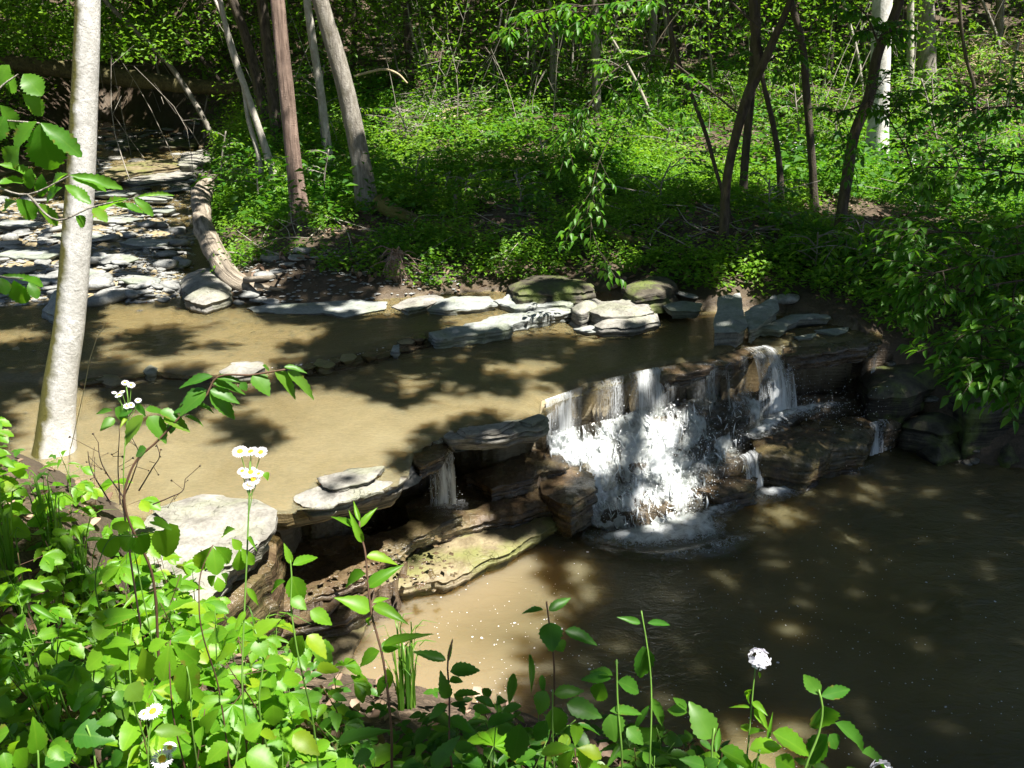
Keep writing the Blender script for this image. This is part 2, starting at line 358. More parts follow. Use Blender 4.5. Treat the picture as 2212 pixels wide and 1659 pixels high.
def upper_water_fn(N):
    p = pos(N, (1.0, 1.9, 1)); n1 = noise(N, p, 9, 3, .6, .4); n2 = noise(N, p, 38, 3, .6, .3); n3 = noise(N, pos(N), .7, 4)
    fine = noise(N, pos(N, (1, 3.2, 1)), 30, 4, .7, .5)
    n4 = noise(N, pos(N), 2.6, 4, .6, .5)
    col = mixc(N, ramp(N, math_(N, 'ADD', math_(N, 'MULTIPLY', n3, .6), math_(N, 'MULTIPLY', n4, .4)), [(.35, 0.), (.65, 1.)]), (.14, .122, .066), (.265, .24, .15)); yy = N('SeparateXYZ', Vector=pos(N)).outputs[1]; col = mixc(N, N('MapRange', Value=math_(N, 'ADD', yy, math_(N, 'MULTIPLY', n3, 2.)), From_Min=6.6, From_Max=9.4).outputs[0], col, mixc(N, n4, (.085, .07, .03), (.20, .165, .075))); col = mixc(N, ramp(N, fine, [(.42, .0), (.62, .35)]), col, (.36, .30, .17))
    nb = bump(N, math_(N, 'ADD', n1, math_(N, 'MULTIPLY', n2, .55)), .5, .016)
    a = N('BsdfPrincipled', _subsurface_method='BURLEY'); nt = a.id_data; a.inputs['Subsurface Weight'].default_value = 1.; a.inputs['Subsurface Radius'].default_value = (1., .8, .5); a.inputs['Subsurface Scale'].default_value = .05; a.inputs['Roughness'].default_value = .06; a.inputs['IOR'].default_value = 1.33; nt.links.new(col, a.inputs['Base Color']); nt.links.new(nb, a.inputs['Normal']); a = a.outputs[0]; t = N('BsdfTransparent', Color=(.88, .8, .62, 1)).outputs[0]
    return N('MixShader', i0=.58, i1=t, i2=a).outputs[0]
M['water_upper'] = mat('water_upper', upper_water_fn)
def pool_water_fn(N):
    tb = attr(N, 'turb'); p = pos(N, (1, 1.8, 1)); n1 = noise(N, p, 3.2, 3, .6, 1.2); n2 = noise(N, p, 13, 4, .6, .8); n3 = noise(N, p, 40, 3, .6, .6); sil = noise(N, pos(N), 1.1, 3, .5, .6)
    col = mixc(N, ramp(N, sil, [(.3, 0.), (.7, 1.)]), (.085, .070, .032), (.16, .126, .058))
    col = mixc(N, attr(N, 'shal'), col, (.20, .155, .09))
    h = math_(N, 'ADD', math_(N, 'MULTIPLY', n1, 1.1), math_(N, 'MULTIPLY', n2, .45))
    h = math_(N, 'ADD', h, math_(N, 'MULTIPLY', n3, math_(N, 'ADD', .12, math_(N, 'MULTIPLY', tb, .5))))
    st = math_(N, 'ADD', .30, math_(N, 'MULTIPLY', tb, .5))
    a = N('BsdfPrincipled', _subsurface_method='BURLEY'); nt = a.id_data; a.inputs['Subsurface Weight'].default_value = 1.; a.inputs['Subsurface Radius'].default_value = (1., .75, .4); a.inputs['Subsurface Scale'].default_value = .30; a.inputs['Roughness'].default_value = .06; a.inputs['IOR'].default_value = 1.33
    nt.links.new(col, a.inputs['Base Color']); nt.links.new(N('Bump', Height=h, Strength=st, Distance=.05).outputs[0], a.inputs['Normal'])
    return a.outputs[0]
M['water_pool'] = mat('water_pool', pool_water_fn)
def foam_mat(name, vec_s, lo, hi, sc=14, grow=0.):
    def fn(N):
        uv = N('UVMap').outputs[0]; m = N('Mapping', Vector=uv, Scale=vec_s).outputs[0]
        n = noise(N, m, sc, 5, .68, .8); dn = attr(N, 'rnd')
        f = N('MapRange', Value=math_(N, 'ADD', n, math_(N, 'SUBTRACT', dn, .5)), From_Min=lo, From_Max=hi).outputs[0]
        lc = noise(N, m, sc * 1.7, 3, .6, 1.6); lace = math_(N, 'SUBTRACT', 1, math_(N, 'MULTIPLY', math_(N, 'ABSOLUTE', math_(N, 'SUBTRACT', lc, .5)), 13.)); lace = math_(N, 'MULTIPLY', math_(N, 'MAXIMUM', lace, 0.), N('MapRange', Value=dn, From_Min=.15, From_Max=.6).outputs[0])
        f = math_(N, 'MAXIMUM', f, math_(N, 'MULTIPLY', lace, .85))
        n2 = noise(N, pos(N), 55, 4, .7)
        a = princ(N, (.80, .83, .84), .25, .5, bump(N, math_(N, 'ADD', n, n2), .6, .015)); b = N('BsdfTranslucent', Color=(.8, .84, .85, 1)).outputs[0]
        w = N('MixShader', i0=.3, i1=a, i2=b).outputs[0]
        fr = N('Fresnel', IOR=1.33).outputs[0]
        clear = N('MixShader', i0=math_(N, 'MULTIPLY', fr, .8), i1=N('BsdfTransparent', Color=(.93, .94, .92, 1)).outputs[0], i2=N('BsdfGlossy', Roughness=.12).outputs[0]).outputs[0]
        return N('MixShader', i0=f, i1=clear, i2=w).outputs[0]
    return mat(name, fn)
M['cascade'] = foam_mat('cascade', (1, .5, 1), .44, .60, 7)
M['curtain'] = foam_mat('curtain', (1, .10, 1), .42, .80, 42)
M['foam'] = foam_mat('foam', (1, 1, 1), .40, .72, 11)
M['drop'] = mat('drop', lambda N: princ(N, (.82, .85, .87), .15, .5))

# ------------------------------------------------------------------ plan of the stream (world metres, read off the photo at each water level)
ZU, ZU2 = 0.955, 1.03
LIP_PX = [(40, 1120), (290, 1110), (450, 1085), (620, 1098), (760, 1062), (850, 1040), (893, 965), (960, 930), (1060, 915), (1165, 893), (1183, 855), (1300, 818), (1400, 795), (1540, 777), (1620, 742), (1700, 748), (1860, 735), (1895, 716)]
LIP = polyz(LIP_PX, ZU)
PEDGE_PX = [(560, 1320), (640, 1330), (780, 1312), (860, 1250), (1000, 1232), (1130, 1165), (1235, 1105), (1300, 1145), (1400, 1160), (1540, 1085), (1620, 1060), (1745, 1000), (1880, 975), (1935, 930), (2000, 965), (2100, 1000), (2230, 1015), (2500, 1060)]
PEDGE = polyz(PEDGE_PX, 0)
FAR_PX = [(1900, 712), (1830, 690), (1700, 668), (1500, 655), (1230, 632), (1050, 630), (900, 640), (750, 655), (600, 660), (500, 652), (440, 640), (400, 600), (388, 540), (380, 500)]
FAR = polyz(FAR_PX, ZU2)
NEX = np.array([-14, -6, -3.2, -2.3, -1.95, -1.5, -1.09, -.27, .95, 2.1, 3.2, 5, 12]); NEY = np.array([9., 6.5, 5.3, 4.65, 4.2, 4.35, 4.2, 3.92, 3.5, 3.05, 2.6, 1.8, 0])
def near_edge(x): return np.interp(x, NEX, NEY)
CREEK = np.array([[-6.4, 9.5, 1.02], [-7.4, 13.7, 1.06], [-8.2, 17.5, 1.14], [-9.0, 21, 1.25], [-10.4, 25, 1.4], [-12.0, 28, 1.6], [-13, 30, 1.8]]); CREEK_W = np.array([3.0, 2.35, 2.1, 2.0, 1.7, .9, .1])
left_bank = np.array([[-12, 8.6], [-8.5, 9.5]])
UPOLY = np.r_[LIP, FAR, np.array([[-6.2, 12.5], [-9.2, 13], [-9.5, 9.0], [-6.5, 6.9]]), np.stack([[-4.6, -3.2, -2.6], near_edge(np.array([-4.6, -3.2, -2.6]))], -1)]
PPOLY = np.r_[PEDGE, np.array([[12, 6.6], [12, 0.2]]), np.stack([NEX[::-1][1:9], NEY[::-1][1:9]], -1)]
ZPOLY = np.r_[LIP, np.array([[4.2, 8.0]]), PEDGE[:14][::-1], np.array([[-1.75, 4.1]])]
STEP_PX = [(-60, 815), (180, 812), (340, 795), (480, 803), (620, 792), (760, 770), (860, 742), (945, 722), (1060, 706), (1120, 690), (1235, 662)]
STEP = polyz(STEP_PX, 1.0)
BPOLY = np.r_[STEP, np.array([[1.0, 14], [-14, 20], [-14, 7]])]
BAR = polyz([(-200, 440), (200, 425), (385, 450), (400, 560), (395, 620), (380, 650), (150, 652), (-200, 668)], 1.04)
def inpoly(x, y, P):
    c = np.zeros(np.shape(x), bool); n = len(P)
    for i in range(n):
        x1, y1 = P[i]; x2, y2 = P[(i + 1) % n]
        if y1 == y2: continue
        c ^= ((y1 > y) != (y2 > y)) & (x < (x2 - x1) * (y - y1) / (y2 - y1) + x1)
    return c
def dline(x, y, P, closed=False, arg=False):
    best = np.full(np.shape(x), 1e9); n = len(P); W = np.zeros(np.shape(x))
    for i in range(n if closed else n - 1):
        a = P[i]; b = P[(i + 1) % n]; dx, dy = b[0] - a[0], b[1] - a[1]; L = dx * dx + dy * dy + 1e-12
        t = np.clip(((x - a[0]) * dx + (y - a[1]) * dy) / L, 0, 1); d = np.hypot(x - a[0] - t * dx, y - a[1] - t * dy)
        if arg: W = np.where(d < best, i + t, W)
        best = np.minimum(best, d)
    return (best, W) if arg else best
def sdist(x, y, P): d = dline(x, y, P, True); return np.where(inpoly(x, y, P), -d, d)
# how far the falls' rock sits back under the lip (deep hollows under the near slabs), per lip point
UNDER = np.array([0, 0, .2, .8, .95, .9, .5, .6, .9, .55, .05, .04, .04, .06, .05, .3, .3, .1])
def terrain(x, y, full=False):
    x = np.asarray(x, float); y = np.asarray(y, float)
    dU = sdist(x, y, UPOLY); dP = sdist(x, y, PPOLY); dZ = sdist(x, y, ZPOLY)
    dc, w = dline(x, y, CREEK[:, :2], arg=True); zc = np.interp(w, np.arange(len(CREEK)), CREEK[:, 2]); dC = dc - np.interp(w, np.arange(len(CREEK)), CREEK_W)
    dlip, wl = dline(x, y, LIP, arg=True); und = np.interp(wl, np.arange(len(LIP)), UNDER)
    dpe = dline(x, y, PEDGE)
    near = y < near_edge(x) + 1e-3
    nA, nB, nC = f2(x, y, 1.1, 3, 1), f2(x, y, 5, 3, 4), f2(x, y, 22, 2, 8)
    # near bank
    zs = np.interp(x, [-2.6, -2.2, -1.9, -1.4], [.98, .93, .2, -.05]); dn = np.maximum(near_edge(x) - y, 0)
    top = np.interp(x, [-5, -1, .6, 2.2, 4], [1.95, 1.75, 1.62, 1.25, 1.0])
    zn = zs + (top - zs) * (1 - np.exp(-dn / np.interp(x, [-4, -2, 0], [1.5, 1.3, 1.15]))) + (nA - .5) * .25 * np.clip(dn, 0, 1) + (nB - .5) * .08 + (nC - .5) * .03
    # far bank and hill
    dw = np.minimum(np.minimum(dU, dC), np.minimum(dP, dZ)); dwp = np.maximum(dw, 0)
    zf0 = np.where(dP < np.minimum(dU, dC) - .1, 0.02, 1.04); zf0 = np.where(x < 2.6, np.maximum(1.04, zc - .02), np.interp(np.minimum(dU, 2) - np.clip(dP, 0, 2), [-.5, .9], [1.04, 0.]))
    topf = 1.5 + .028 * np.maximum(y - 10, 0)
    zf = zf0 + (topf - zf0) * (1 - np.exp(-dwp / .9)) + (nA - .5) * .5 * np.clip(dwp * .4, 0, 1) + (nB - .5) * .10 + (nC - .5) * .03
    hy = np.maximum(y - 15.5 + np.clip(x * .12, -1.5, 2.5), 0); zf = zf + .03 * hy ** 1.75 * sst(-.5, 5., dC) ** .8 + .012 * np.maximum(x - 7, 0) ** 1.7
    zf = zf + .45 * (1 - np.exp(-dwp / 1.2)) * (x < -4) * sst(-4, -7, x) + .12 * np.maximum(y - 24, 0) ** 1.35 * sst(-4, -8, x)
    z = np.where(near, zn, zf)
    # stream beds
    zb = ZU - .045 + (nB - .5) * .045 + (nC - .5) * .012
    dst = sdist(x, y, BPOLY); zb = zb + (ZU2 - ZU) * sst(.05, -.05, dst)
    dbar = sdist(x, y, BAR); zb = zb + sst(.3, -.5, dbar) * (.10 + (nB - .5) * .14)
    zb = np.maximum(zb, np.where(dC < .2, zc - .02 + (nB - .5) * .10 + (nC - .5) * .03, -9) * (dC < .2) + -9 * (dC >= .2))
    inU = (dU < 0) | ((dC < 0) & (y < 29))
    z = np.where(inU & ~near, zb, z)
    # rock of the falls between lip and pool
    f = dpe / (dpe + np.maximum(dlip, 1e-6)); steps = fbm(np.stack([x * 2.2, y * 2.2, 0 * x], -1), 3, 21)
    k = np.clip(f + (steps - .5) * .35, 0, 1); ter = np.floor(k * 5) / 5 + sst(.0, .25, (k * 5) % 1) * .2
    zz = .03 + .60 * (.35 * k + .65 * ter) * np.interp(x, [-1.6, .3, 2.6, 3.2], [.82, 1.05, .75, .6]) + (nB - .5) * .07 + (nC - .5) * .03
    inZ = (dZ < 0) & ~near
    inZ = inZ | (inU & ~near & (dlip < und))
    zl = -.10 + .36 * np.clip(f, 0, 1) ** .8 + (nB - .5) * .08; zz = np.where(x < .35, zl + (zz - zl) * sst(.05, .35, x), zz); zz = np.where(dlip < und * inU, np.minimum(zz, .44 + (nB - .5) * .06), zz)
    z = np.where(inZ, np.minimum(zz, .9), z)
    zp = -.03 - .5 * (1 - np.exp(-np.maximum(-dP, 0) / .7)) + (nB - .5) * .06
    inP = (dP < 0) & ~inZ & ~inU
    z = np.where(inP & ~near, zp, np.where(inP, np.minimum(z, zp), z))
    if not full: return z
    return z, dict(inU=inU, inZ=inZ, inP=inP, near=near, dC=dC, dU=dU, dP=dP, dlip=dlip, dpe=dpe, dst=dst, dbar=dbar, dZ=dZ, zc=zc, dw=dw)
_GRID = None
def tfast(x, y):
    if _GRID is None: return terrain(x, y)
    i = np.clip(np.searchsorted(gx, x) - 1, 0, len(gx) - 2); j = np.clip(np.searchsorted(gy, y) - 1, 0, len(gy) - 2); a = np.clip((x - gx[i]) / (gx[i + 1] - gx[i]), 0, 1); b = np.clip((y - gy[j]) / (gy[j + 1] - gy[j]), 0, 1)
    return ZZ[j, i] * (1 - a) * (1 - b) + ZZ[j, i + 1] * a * (1 - b) + ZZ[j + 1, i] * (1 - a) * b + ZZ[j + 1, i + 1] * a * b
def hit(u, v, lift=0.):
    d = ray(u, v); t = np.concatenate([np.arange(1.5, 14, .02), np.arange(14, 80, .08)]); P = CAM + d * t[:, None]
    below = P[:, 2] < tfast(P[:, 0], P[:, 1]) + lift
    k = int(np.argmax(below)) if below.any() else len(t) - 1
    return P[k]
def gz(x, y): return float(tfast(np.array([x]), np.array([y]))[0])

def axis_pts(segs):
    out = [segs[0][0]]
    for a, b, s0, s1 in segs:
        x = a; L = b - a
        while x < b - 1e-6:
            f = (x - a) / L; x = x + s0 + (s1 - s0) * f; out.append(min(x, b))
    return np.array(out)
gx = axis_pts([(-46, -16, 1.6, .5), (-16, -5, .4, .1), (-5, 5.2, .042, .042), (5.2, 16, .1, .4), (16, 46, .5, 1.6)])
gy = axis_pts([(-7, 1.6, .5, .08), (1.6, 10.6, .042, .042), (10.6, 20, .07, .2), (20, 70, .25, 1.6)])
XX, YY = np.meshgrid(gx, gy); ZZ, T = terrain(XX, YY, True); _GRID = 1
def gridfaces(nx, ny, mask=None):
    i = (np.arange(ny - 1)[:, None] * nx + np.arange(nx - 1)[None, :]).ravel(); q = np.stack([i, i + 1, i + nx + 1, i + nx], -1)
    return q if mask is None else q[mask.ravel()[q].any(1)]
gm = MB(); gm.add(np.stack([XX, YY, ZZ], -1), gridfaces(len(gx), len(gy)))
rockm = (T['inU'] | T['inZ'] | T['inP']).astype(float) * (~T['near'])
rockm = np.maximum(rockm, sst(.35, 0., T['dw']) * .8 * (~T['near']) * (YY < 12))
silt = (T['inU'] & ~T['inZ']).astype(float)
silt = silt * sst(26, 22, YY); litter = np.where(T['near'], sst(.1, .6, near_edge(XX) - YY), .35 + .6 * sst(.3, .7, f2(XX, YY, .35, 3, 33)))
g = gm.build('ground', M['ground'], attrs={'rock': rockm.ravel(), 'silt': silt.ravel(), 'lit_amt': litter.ravel()}); tag(g, 'wooded valley floor, stream bed and rising forest hillside', None, None, 'structure')

# ------------------------------------------------------------------ water
def subgrid(x0, x1, y0, y1, s):
    a = np.arange(x0, x1, s); b = np.arange(y0, y1, s); X, Y = np.meshgrid(a, b); return a, b, X, Y
def water(name, X, Y, Z, mask, m, attrs, label):
    ny, nx = X.shape; q = gridfaces(nx, ny, mask); used = np.unique(q); re = np.full(X.size, -1); re[used] = np.arange(len(used))
    w = MB(); w.add(np.stack([X, Y, Z], -1).reshape(-1, 3)[used], re[q])
    return tag(w.build(name, m, attrs={k: a.ravel()[used] for k, a in attrs.items()}), label, None, None, 'structure')
a, b, X, Y = subgrid(-13, 4.0, 4.2, 13.5, .05); Tz, TT = terrain(X, Y, True)
Zw = ZU + (ZU2 - ZU) * sst(.06, -.06, TT['dst']) + .004 * (f2(X, Y, 6, 2, 3) - .5)
Zw = Zw - .10 * sst(.14, -.02, TT['dlip']) * np.interp(X, [0., .3, 2.7, 3.0], [0.15, 1, 1, .3]) * (TT['dU'] > -.14)
wm = ((TT['dU'] < .02) | ((TT['dC'] < .15) & (Y > 8))) & ~TT['near']
water('stream_water', X, Y, Zw, wm, M['water_upper'], {}, 'shallow brown stream water sliding over flat bedrock above the falls')
a, b, X, Y = subgrid(-16, -3.0, 12.6, 32, .12); Tz, TT = terrain(X, Y, True)
water('creek_water', X, Y, np.where(Y < 13.5, ZU2 + .004, np.maximum(ZU2, TT['zc'] - .0)) + .004 * (f2(X, Y, 3, 2, 3) - .5), (TT['dC'] < .3) & (Y > 13.3), M['water_upper'], {}, 'narrow upstream creek between dark stones')
a, b, X, Y = subgrid(-2.4, 9, 1.2, 9.0, .045); Tz, TT = terrain(X, Y, True)
tb = np.exp(-TT['dpe'] / .55) * sst(.2, .6, X); shal = sst(1.0, .1, -TT['dP']) * sst(1.2, -.3, X) * .7 + .3 * sst(1.2, -1, X)
Zp = .012 * (f2(X, Y, 5, 3, 5) - .5) + .035 * tb * (f2(X, Y, 11, 3, 6) - .5)
water('pool_water', X, Y, Zp, TT['dP'] < .25, M['water_pool'], {'turb': tb, 'shal': shal}, 'murky brown plunge pool below the falls')

# ------------------------------------------------------------------ rock slabs
def resample(P, step):
    P = np.asarray(P, float); Q = np.r_[P, P[:1]]; d = np.r_[0, np.cumsum(np.linalg.norm(np.diff(Q, axis=0), axis=1))]
    n = max(8, int(d[-1] / step)); t = np.linspace(0, d[-1], n, endpoint=False)
    return np.stack([np.interp(t, d, Q[:, k]) for k in (0, 1)], -1)
def slab_mesh(P, ztop, thick, step=.03, rough=.02, edge=.012, layers=5, inset=.06, seed=0, tilt=(0, 0), round_=.3, dome=0.):
    B = resample(P, step); n = len(B); c = B.mean(0); nb = nrm(np.roll(B, -1, 0) - np.roll(B, 1, 0)); out = np.stack([nb[:, 1], -nb[:, 0]], -1)
    area = .5 * np.sum(B[:, 0] * np.roll(B[:, 1], -1) - np.roll(B[:, 0], -1) * B[:, 1])
    if area < 0: out = -out
    jag = np.round((fbm(np.c_[B * 3.6, np.full(n, seed * 3.1)], 4, seed) - .5) * 8) / 4
    B = B + out * (jag * min(.075, rough * 3.6) * min(1, min(np.ptp(B[:, 0]), np.ptp(B[:, 1])) / .75))[:, None]
    top = lambda q: ztop + tilt[0] * (q[:, 0] - c[0]) + tilt[1] * (q[:, 1] - c[1]) + rough * 2 * (fbm(np.c_[q * 4, np.full(len(q), seed)], 4, seed + 3) - .5) - min(.014, thick * .12) * np.floor(3.2 * fbm(np.c_[q * 3.1, np.full(len(q), seed + .5)], 3, seed + 19))
    lo, hi = B.min(0), B.max(0); gxx, gyy = np.meshgrid(np.arange(lo[0], hi[0], step), np.arange(lo[1], hi[1], step)); q = np.stack([gxx.ravel(), gyy.ravel()], -1) + rng.uniform(-.2, .2, (gxx.size, 2)) * step
    keep = inpoly(q[:, 0], q[:, 1], B); q = q[keep]; dd = dline(q[:, 0], q[:, 1], B, True); q = q[dd > step * .8]
    vin = np.r_[B, q]; r = delaunay_2d_cdt([Vector(v) for v in vin], [(i, (i + 1) % n) for i in range(n)], [list(range(n))], 1, 1e-5)
    V2 = np.array([v[:] for v in r[0]]); Fc = np.array([f[:] for f in r[2] if len(f) == 3])
    if len(V2) != len(vin): V2 = V2
    d = dline(V2[:, 0], V2[:, 1], B, True)
    zt = top(V2) + dome * sst(0, 1, d / max(d.max(), 1e-6)) - round_ * thick * .35 * np.exp(-d / (.03 + .12 * thick))
    V = np.c_[V2, zt]; mb = MB(); tri = Fc
    a = V2[tri[:, 1]] - V2[tri[:, 0]]; b = V2[tri[:, 2]] - V2[tri[:, 0]]; s = a[:, 0] * b[:, 1] - a[:, 1] * b[:, 0]; tri = np.where(s[:, None] > 0, tri, tri[:, ::-1])
    mb.add(V, tri, .5)
    # sides in strata
    zb0 = zt[:n] if np.allclose(V2[:n], B, atol=1e-4) else top(B) - round_ * thick * .35
    rows = [np.c_[B, zb0]]; ns = layers * 3
    sub = out
    for k in range(1, ns + 1):
        fz = k / ns; ly = k // 3
        off = edge * 2.2 * (_h(np.int64(ly), np.int64(seed), np.int64(5), 3) - .55) * 1.5 + .055 * np.round(6 * (fbm(np.c_[B * 9, np.full(n, ly * 3.7 + seed)], 3, seed + 7) - .5)) / 6 - inset * fz ** 1.6 - (.006 if k % 3 == 0 else 0)
        rows.append(np.c_[B + sub * off[:, None], zb0 - thick * fz + .012 * (fbm(np.c_[B * 5, np.full(n, k * .3)], 2, seed + 11) - .5)])
    W = np.concatenate(rows); i = np.arange(ns)[:, None] * n; j = np.arange(n)[None, :]; j2 = (j + 1) % n
    Q = np.stack([i + j, i + n + j, i + n + j2, i + j2], -1).reshape(-1, 4)
    if area < 0: Q = Q[:, ::-1]
    cb = np.r_[rows[-1].mean(0)][None]; W = np.r_[W, cb]; jj = np.arange(n); last = ns * n
    Ft = np.stack([np.full(n, len(W) - 1), last + (jj + 1) % n, last + jj], -1)
    mb.add(W, [Q, Ft], .5); return mb
SLABS = []
def slab(name, px, ztop, thick, m, label, cat='rock', group=None, **kw):
    P = polyz(px, ztop); loc = (*P.mean(0), ztop - thick)
    mb = slab_mesh(P, ztop, thick, seed=len(SLABS) + 1, **kw)
    o = bpy.data.objects.new(name, None)
    V = mb.build(name, M[m], attrs=None); V.location = loc
    me = V.data; co = np.zeros(len(me.vertices) * 3, np.float32); me.vertices.foreach_get('co', co); co = co.reshape(-1, 3) - np.array(loc, np.float32); me.vertices.foreach_set('co', co.ravel()); me.update()
    bpy.data.objects.remove(o); SLABS.append(V); return tag(V, label, cat, group)
# near ledges at the lip
slab('ledge_slab', [(285, 1120), (345, 1085), (450, 1066), (560, 1072), (606, 1098), (600, 1135), (560, 1178), (500, 1222), (455, 1282), (385, 1300), (300, 1240), (270, 1170)], .985, .20, 'rock', 'broad sunlit white limestone slab beside the bank plants, cracked and nearest the camera', inset=.10, tilt=(.02, .05), dome=.02)
slab('ledge_slab', [(640, 1078), (690, 1022), (770, 1005), (862, 985), (880, 955), (896, 985), (880, 1020), (850, 1048), (768, 1076), (655, 1092)], .965, .13, 'rock', 'bright white overhanging rock lip left of the thin trickle of water', inset=.10, layers=4, tilt=(0, -.05))
slab('ledge_slab', [(955, 935), (985, 915), (1060, 908), (1145, 893), (1172, 880), (1190, 893), (1168, 918), (1085, 942), (968, 950)], .965, .12, 'rock', 'overhanging pale ledge over the dark hollow between the trickle and the main falls', inset=.06, layers=4, tilt=(0, -.06))
slab('ledge_slab', [(880, 985), (898, 948), (962, 935), (975, 952), (960, 975), (905, 1000)], .90, .12, 'rock_wet', 'wet brown notch stone under the thin trickle', inset=.05, layers=3)
slab('ledge_slab', [(790, 1235), (830, 1185), (900, 1150), (1010, 1110), (1110, 1085), (1215, 1060), (1250, 1075), (1245, 1100), (1140, 1165), (1040, 1200), (985, 1232), (880, 1250), (805, 1262)], .20, .15, 'rock_moss', 'long mossy green slab hanging over the pool edge below the trickle', inset=.07, tilt=(.0, .06), layers=4)
slab('ledge_slab', [(560, 1280), (585, 1200), (640, 1172), (720, 1158), (810, 1150), (880, 1125), (960, 1105), (1000, 1118), (905, 1160), (835, 1190), (815, 1228), (720, 1262), (620, 1292)], .34, .11, 'rock_wet', 'wet brown sloping rock sheet below the hollow beside the white slab', inset=.03, tilt=(0, .10), rough=.02, layers=4)
slab('ledge_slab', [(520, 1300), (560, 1275), (640, 1252), (760, 1232), (812, 1240), (805, 1290), (745, 1332), (640, 1352), (540, 1345)], .19, .2, 'rock_wet', 'wet orange brown rock step at the pool edge left of the mossy slab', inset=.03, tilt=(0, .06), rough=.025, layers=5)
slab('ledge_slab', [(300, 1170), (450, 1120), (590, 1130), (585, 1190), (520, 1250), (470, 1310), (390, 1330), (310, 1260)], .78, .5, 'rock_wet', 'dark layered rock under the broad white slab', inset=.0, rough=.02, layers=7)
slab('ledge_slab', [(1000, 1015), (1080, 992), (1150, 962), (1200, 962), (1228, 1000), (1150, 1020), (1060, 1042)], .50, .14, 'rock_wet', 'small wet brown shelf right under the pale overhanging ledge', inset=.03, tilt=(0, .1), rough=.025, layers=4)
slab('ledge_slab', [(650, 1320), (740, 1290), (800, 1318), (790, 1350), (745, 1420), (690, 1480), (640, 1440), (620, 1370)], .06, .14, 'rock_moss', 'pale flat stone at the pool edge behind the bank leaves', inset=.03, layers=3)
slab('ledge_slab', [(880, 1075), (1000, 1020), (1130, 985), (1225, 1010), (1250, 1060), (1160, 1080), (1020, 1110), (900, 1140)], .36, .2, 'rock_wet', 'wet brown layered rock shelf under the ledge left of the main falls', inset=.03, tilt=(0, .12), rough=.035)
slab('ledge_slab', [(1150, 965), (1225, 940), (1285, 985), (1290, 1050), (1235, 1085), (1170, 1050)], .42, .3, 'rock_wet', 'wet brown rock shoulder half covered by the white falls', inset=.03, rough=.05)
bk = np.array([-.33, .95]) * 1.25; BEDP = np.r_[LIP[2:11] + np.array([-.02, .06]), (LIP[3:11] + bk)[::-1]]
o = slab_mesh(BEDP, .925, .14, step=.06, rough=.01, inset=0, seed=91).build('stream_bed', M['bed_rock']); tag(o, 'flat bedrock sheet under the shallow water behind the lip', None, None, 'structure')
for i, px in enumerate([[(330, 1098), (420, 1074), (475, 1086), (440, 1118), (372, 1134)], [(430, 1180), (520, 1150), (560, 1165), (500, 1215), (440, 1225)], [(690, 1030), (760, 1012), (830, 1005), (800, 1030), (720, 1050)], [(990, 922), (1060, 914), (1110, 908), (1080, 926), (1010, 934)], [(1120, 905), (1165, 890), (1182, 896), (1150, 914)], [(610, 1310), (680, 1285), (730, 1300), (700, 1335), (640, 1345)]]):
    slab('shale_plate', px, 1.0 if i < 5 else .215, .035, 'rock' if i < 5 else 'rock_wet', ['thin pale plate on the back of the broad white slab', 'thin pale plate on the front of the broad white slab', 'thin plate lying on the bright overhanging lip', 'thin plate lying on the pale ledge over the hollow', 'small chipped plate at the top left corner of the main falls', 'thin wet plate on the orange brown rock step'][i], layers=2, inset=.005, rough=.012, step=.022)
# right hand block and lip
slab('cascade_block', [(1622, 936), (1660, 915), (1740, 898), (1868, 882), (1892, 905), (1880, 950), (1800, 962), (1735, 985), (1650, 975)], .36, .38, 'rock_wet', 'square dark rock block under the clear fall, foam running over its top', inset=.04, layers=5, rough=.03)
slab('cascade_block', [(1510, 1010), (1600, 985), (1640, 1005), (1625, 1050), (1560, 1068), (1505, 1050)], .17, .2, 'rock_wet', 'low wet brown rock left of the dark cascade block', inset=.03, rough=.04)
slab('lip_slab', [(1425, 790), (1545, 760), (1620, 735), (1640, 742), (1600, 772), (1545, 786), (1430, 805)], .95, .16, 'rock_wet', 'thin brown wet lip stone above the middle of the falls', inset=.04, layers=4)
slab('lip_slab', [(1690, 735), (1780, 722), (1880, 705), (1905, 715), (1880, 740), (1780, 752), (1700, 760)], .95, .16, 'rock_wet', 'dark shaded lip slab with a thin drip at its right end', inset=.05, layers=4)
# far side ledges
slab('shore_slab', [(530, 662), (600, 652), (720, 643), (835, 648), (832, 664), (745, 682), (692, 674), (545, 670)], 1.06, .07, 'rock_grey', 'long flat wet grey slab beside the dead log', inset=.03, layers=3, rough=.012)
slab('shore_slab', [(845, 655), (880, 640), (935, 632), (960, 640), (925, 660), (880, 672)], 1.08, .08, 'rock', 'small pale sunlit slab between two long grey shore slabs', inset=.03, layers=3)
slab('shore_slab', [(924, 660), (950, 641), (1000, 636), (1057, 633), (1072, 652), (970, 664)], 1.12, .12, 'rock_grey', 'grey mottled shore slab with sun flecks left of the broken bank slab', inset=.03, layers=3)
slab('shore_slab', [(1066, 645), (1100, 632), (1160, 628), (1225, 632), (1236, 650), (1122, 663)], 1.12, .12, 'rock_grey', 'grey shore slab ending at the boulder stack', inset=.03, layers=3)
slab('shore_slab', [(944, 722), (924, 711), (975, 700), (1035, 694), (1058, 680), (1110, 668), (1187, 656), (1232, 664), (1180, 678), (1112, 688), (1098, 704), (1035, 712)], 1.09, .13, 'rock_grey', 'long broken ledge forming a step across the shallow water', inset=.02, layers=4, rough=.02)
slab('boulder', [(1238, 655), (1262, 638), (1300, 636), (1290, 655), (1255, 668)], 1.16, .16, 'rock', 'rounded sunlit stone at the left end of the boulder stack', inset=-.02,round_=.7, dome=.02, layers=3)
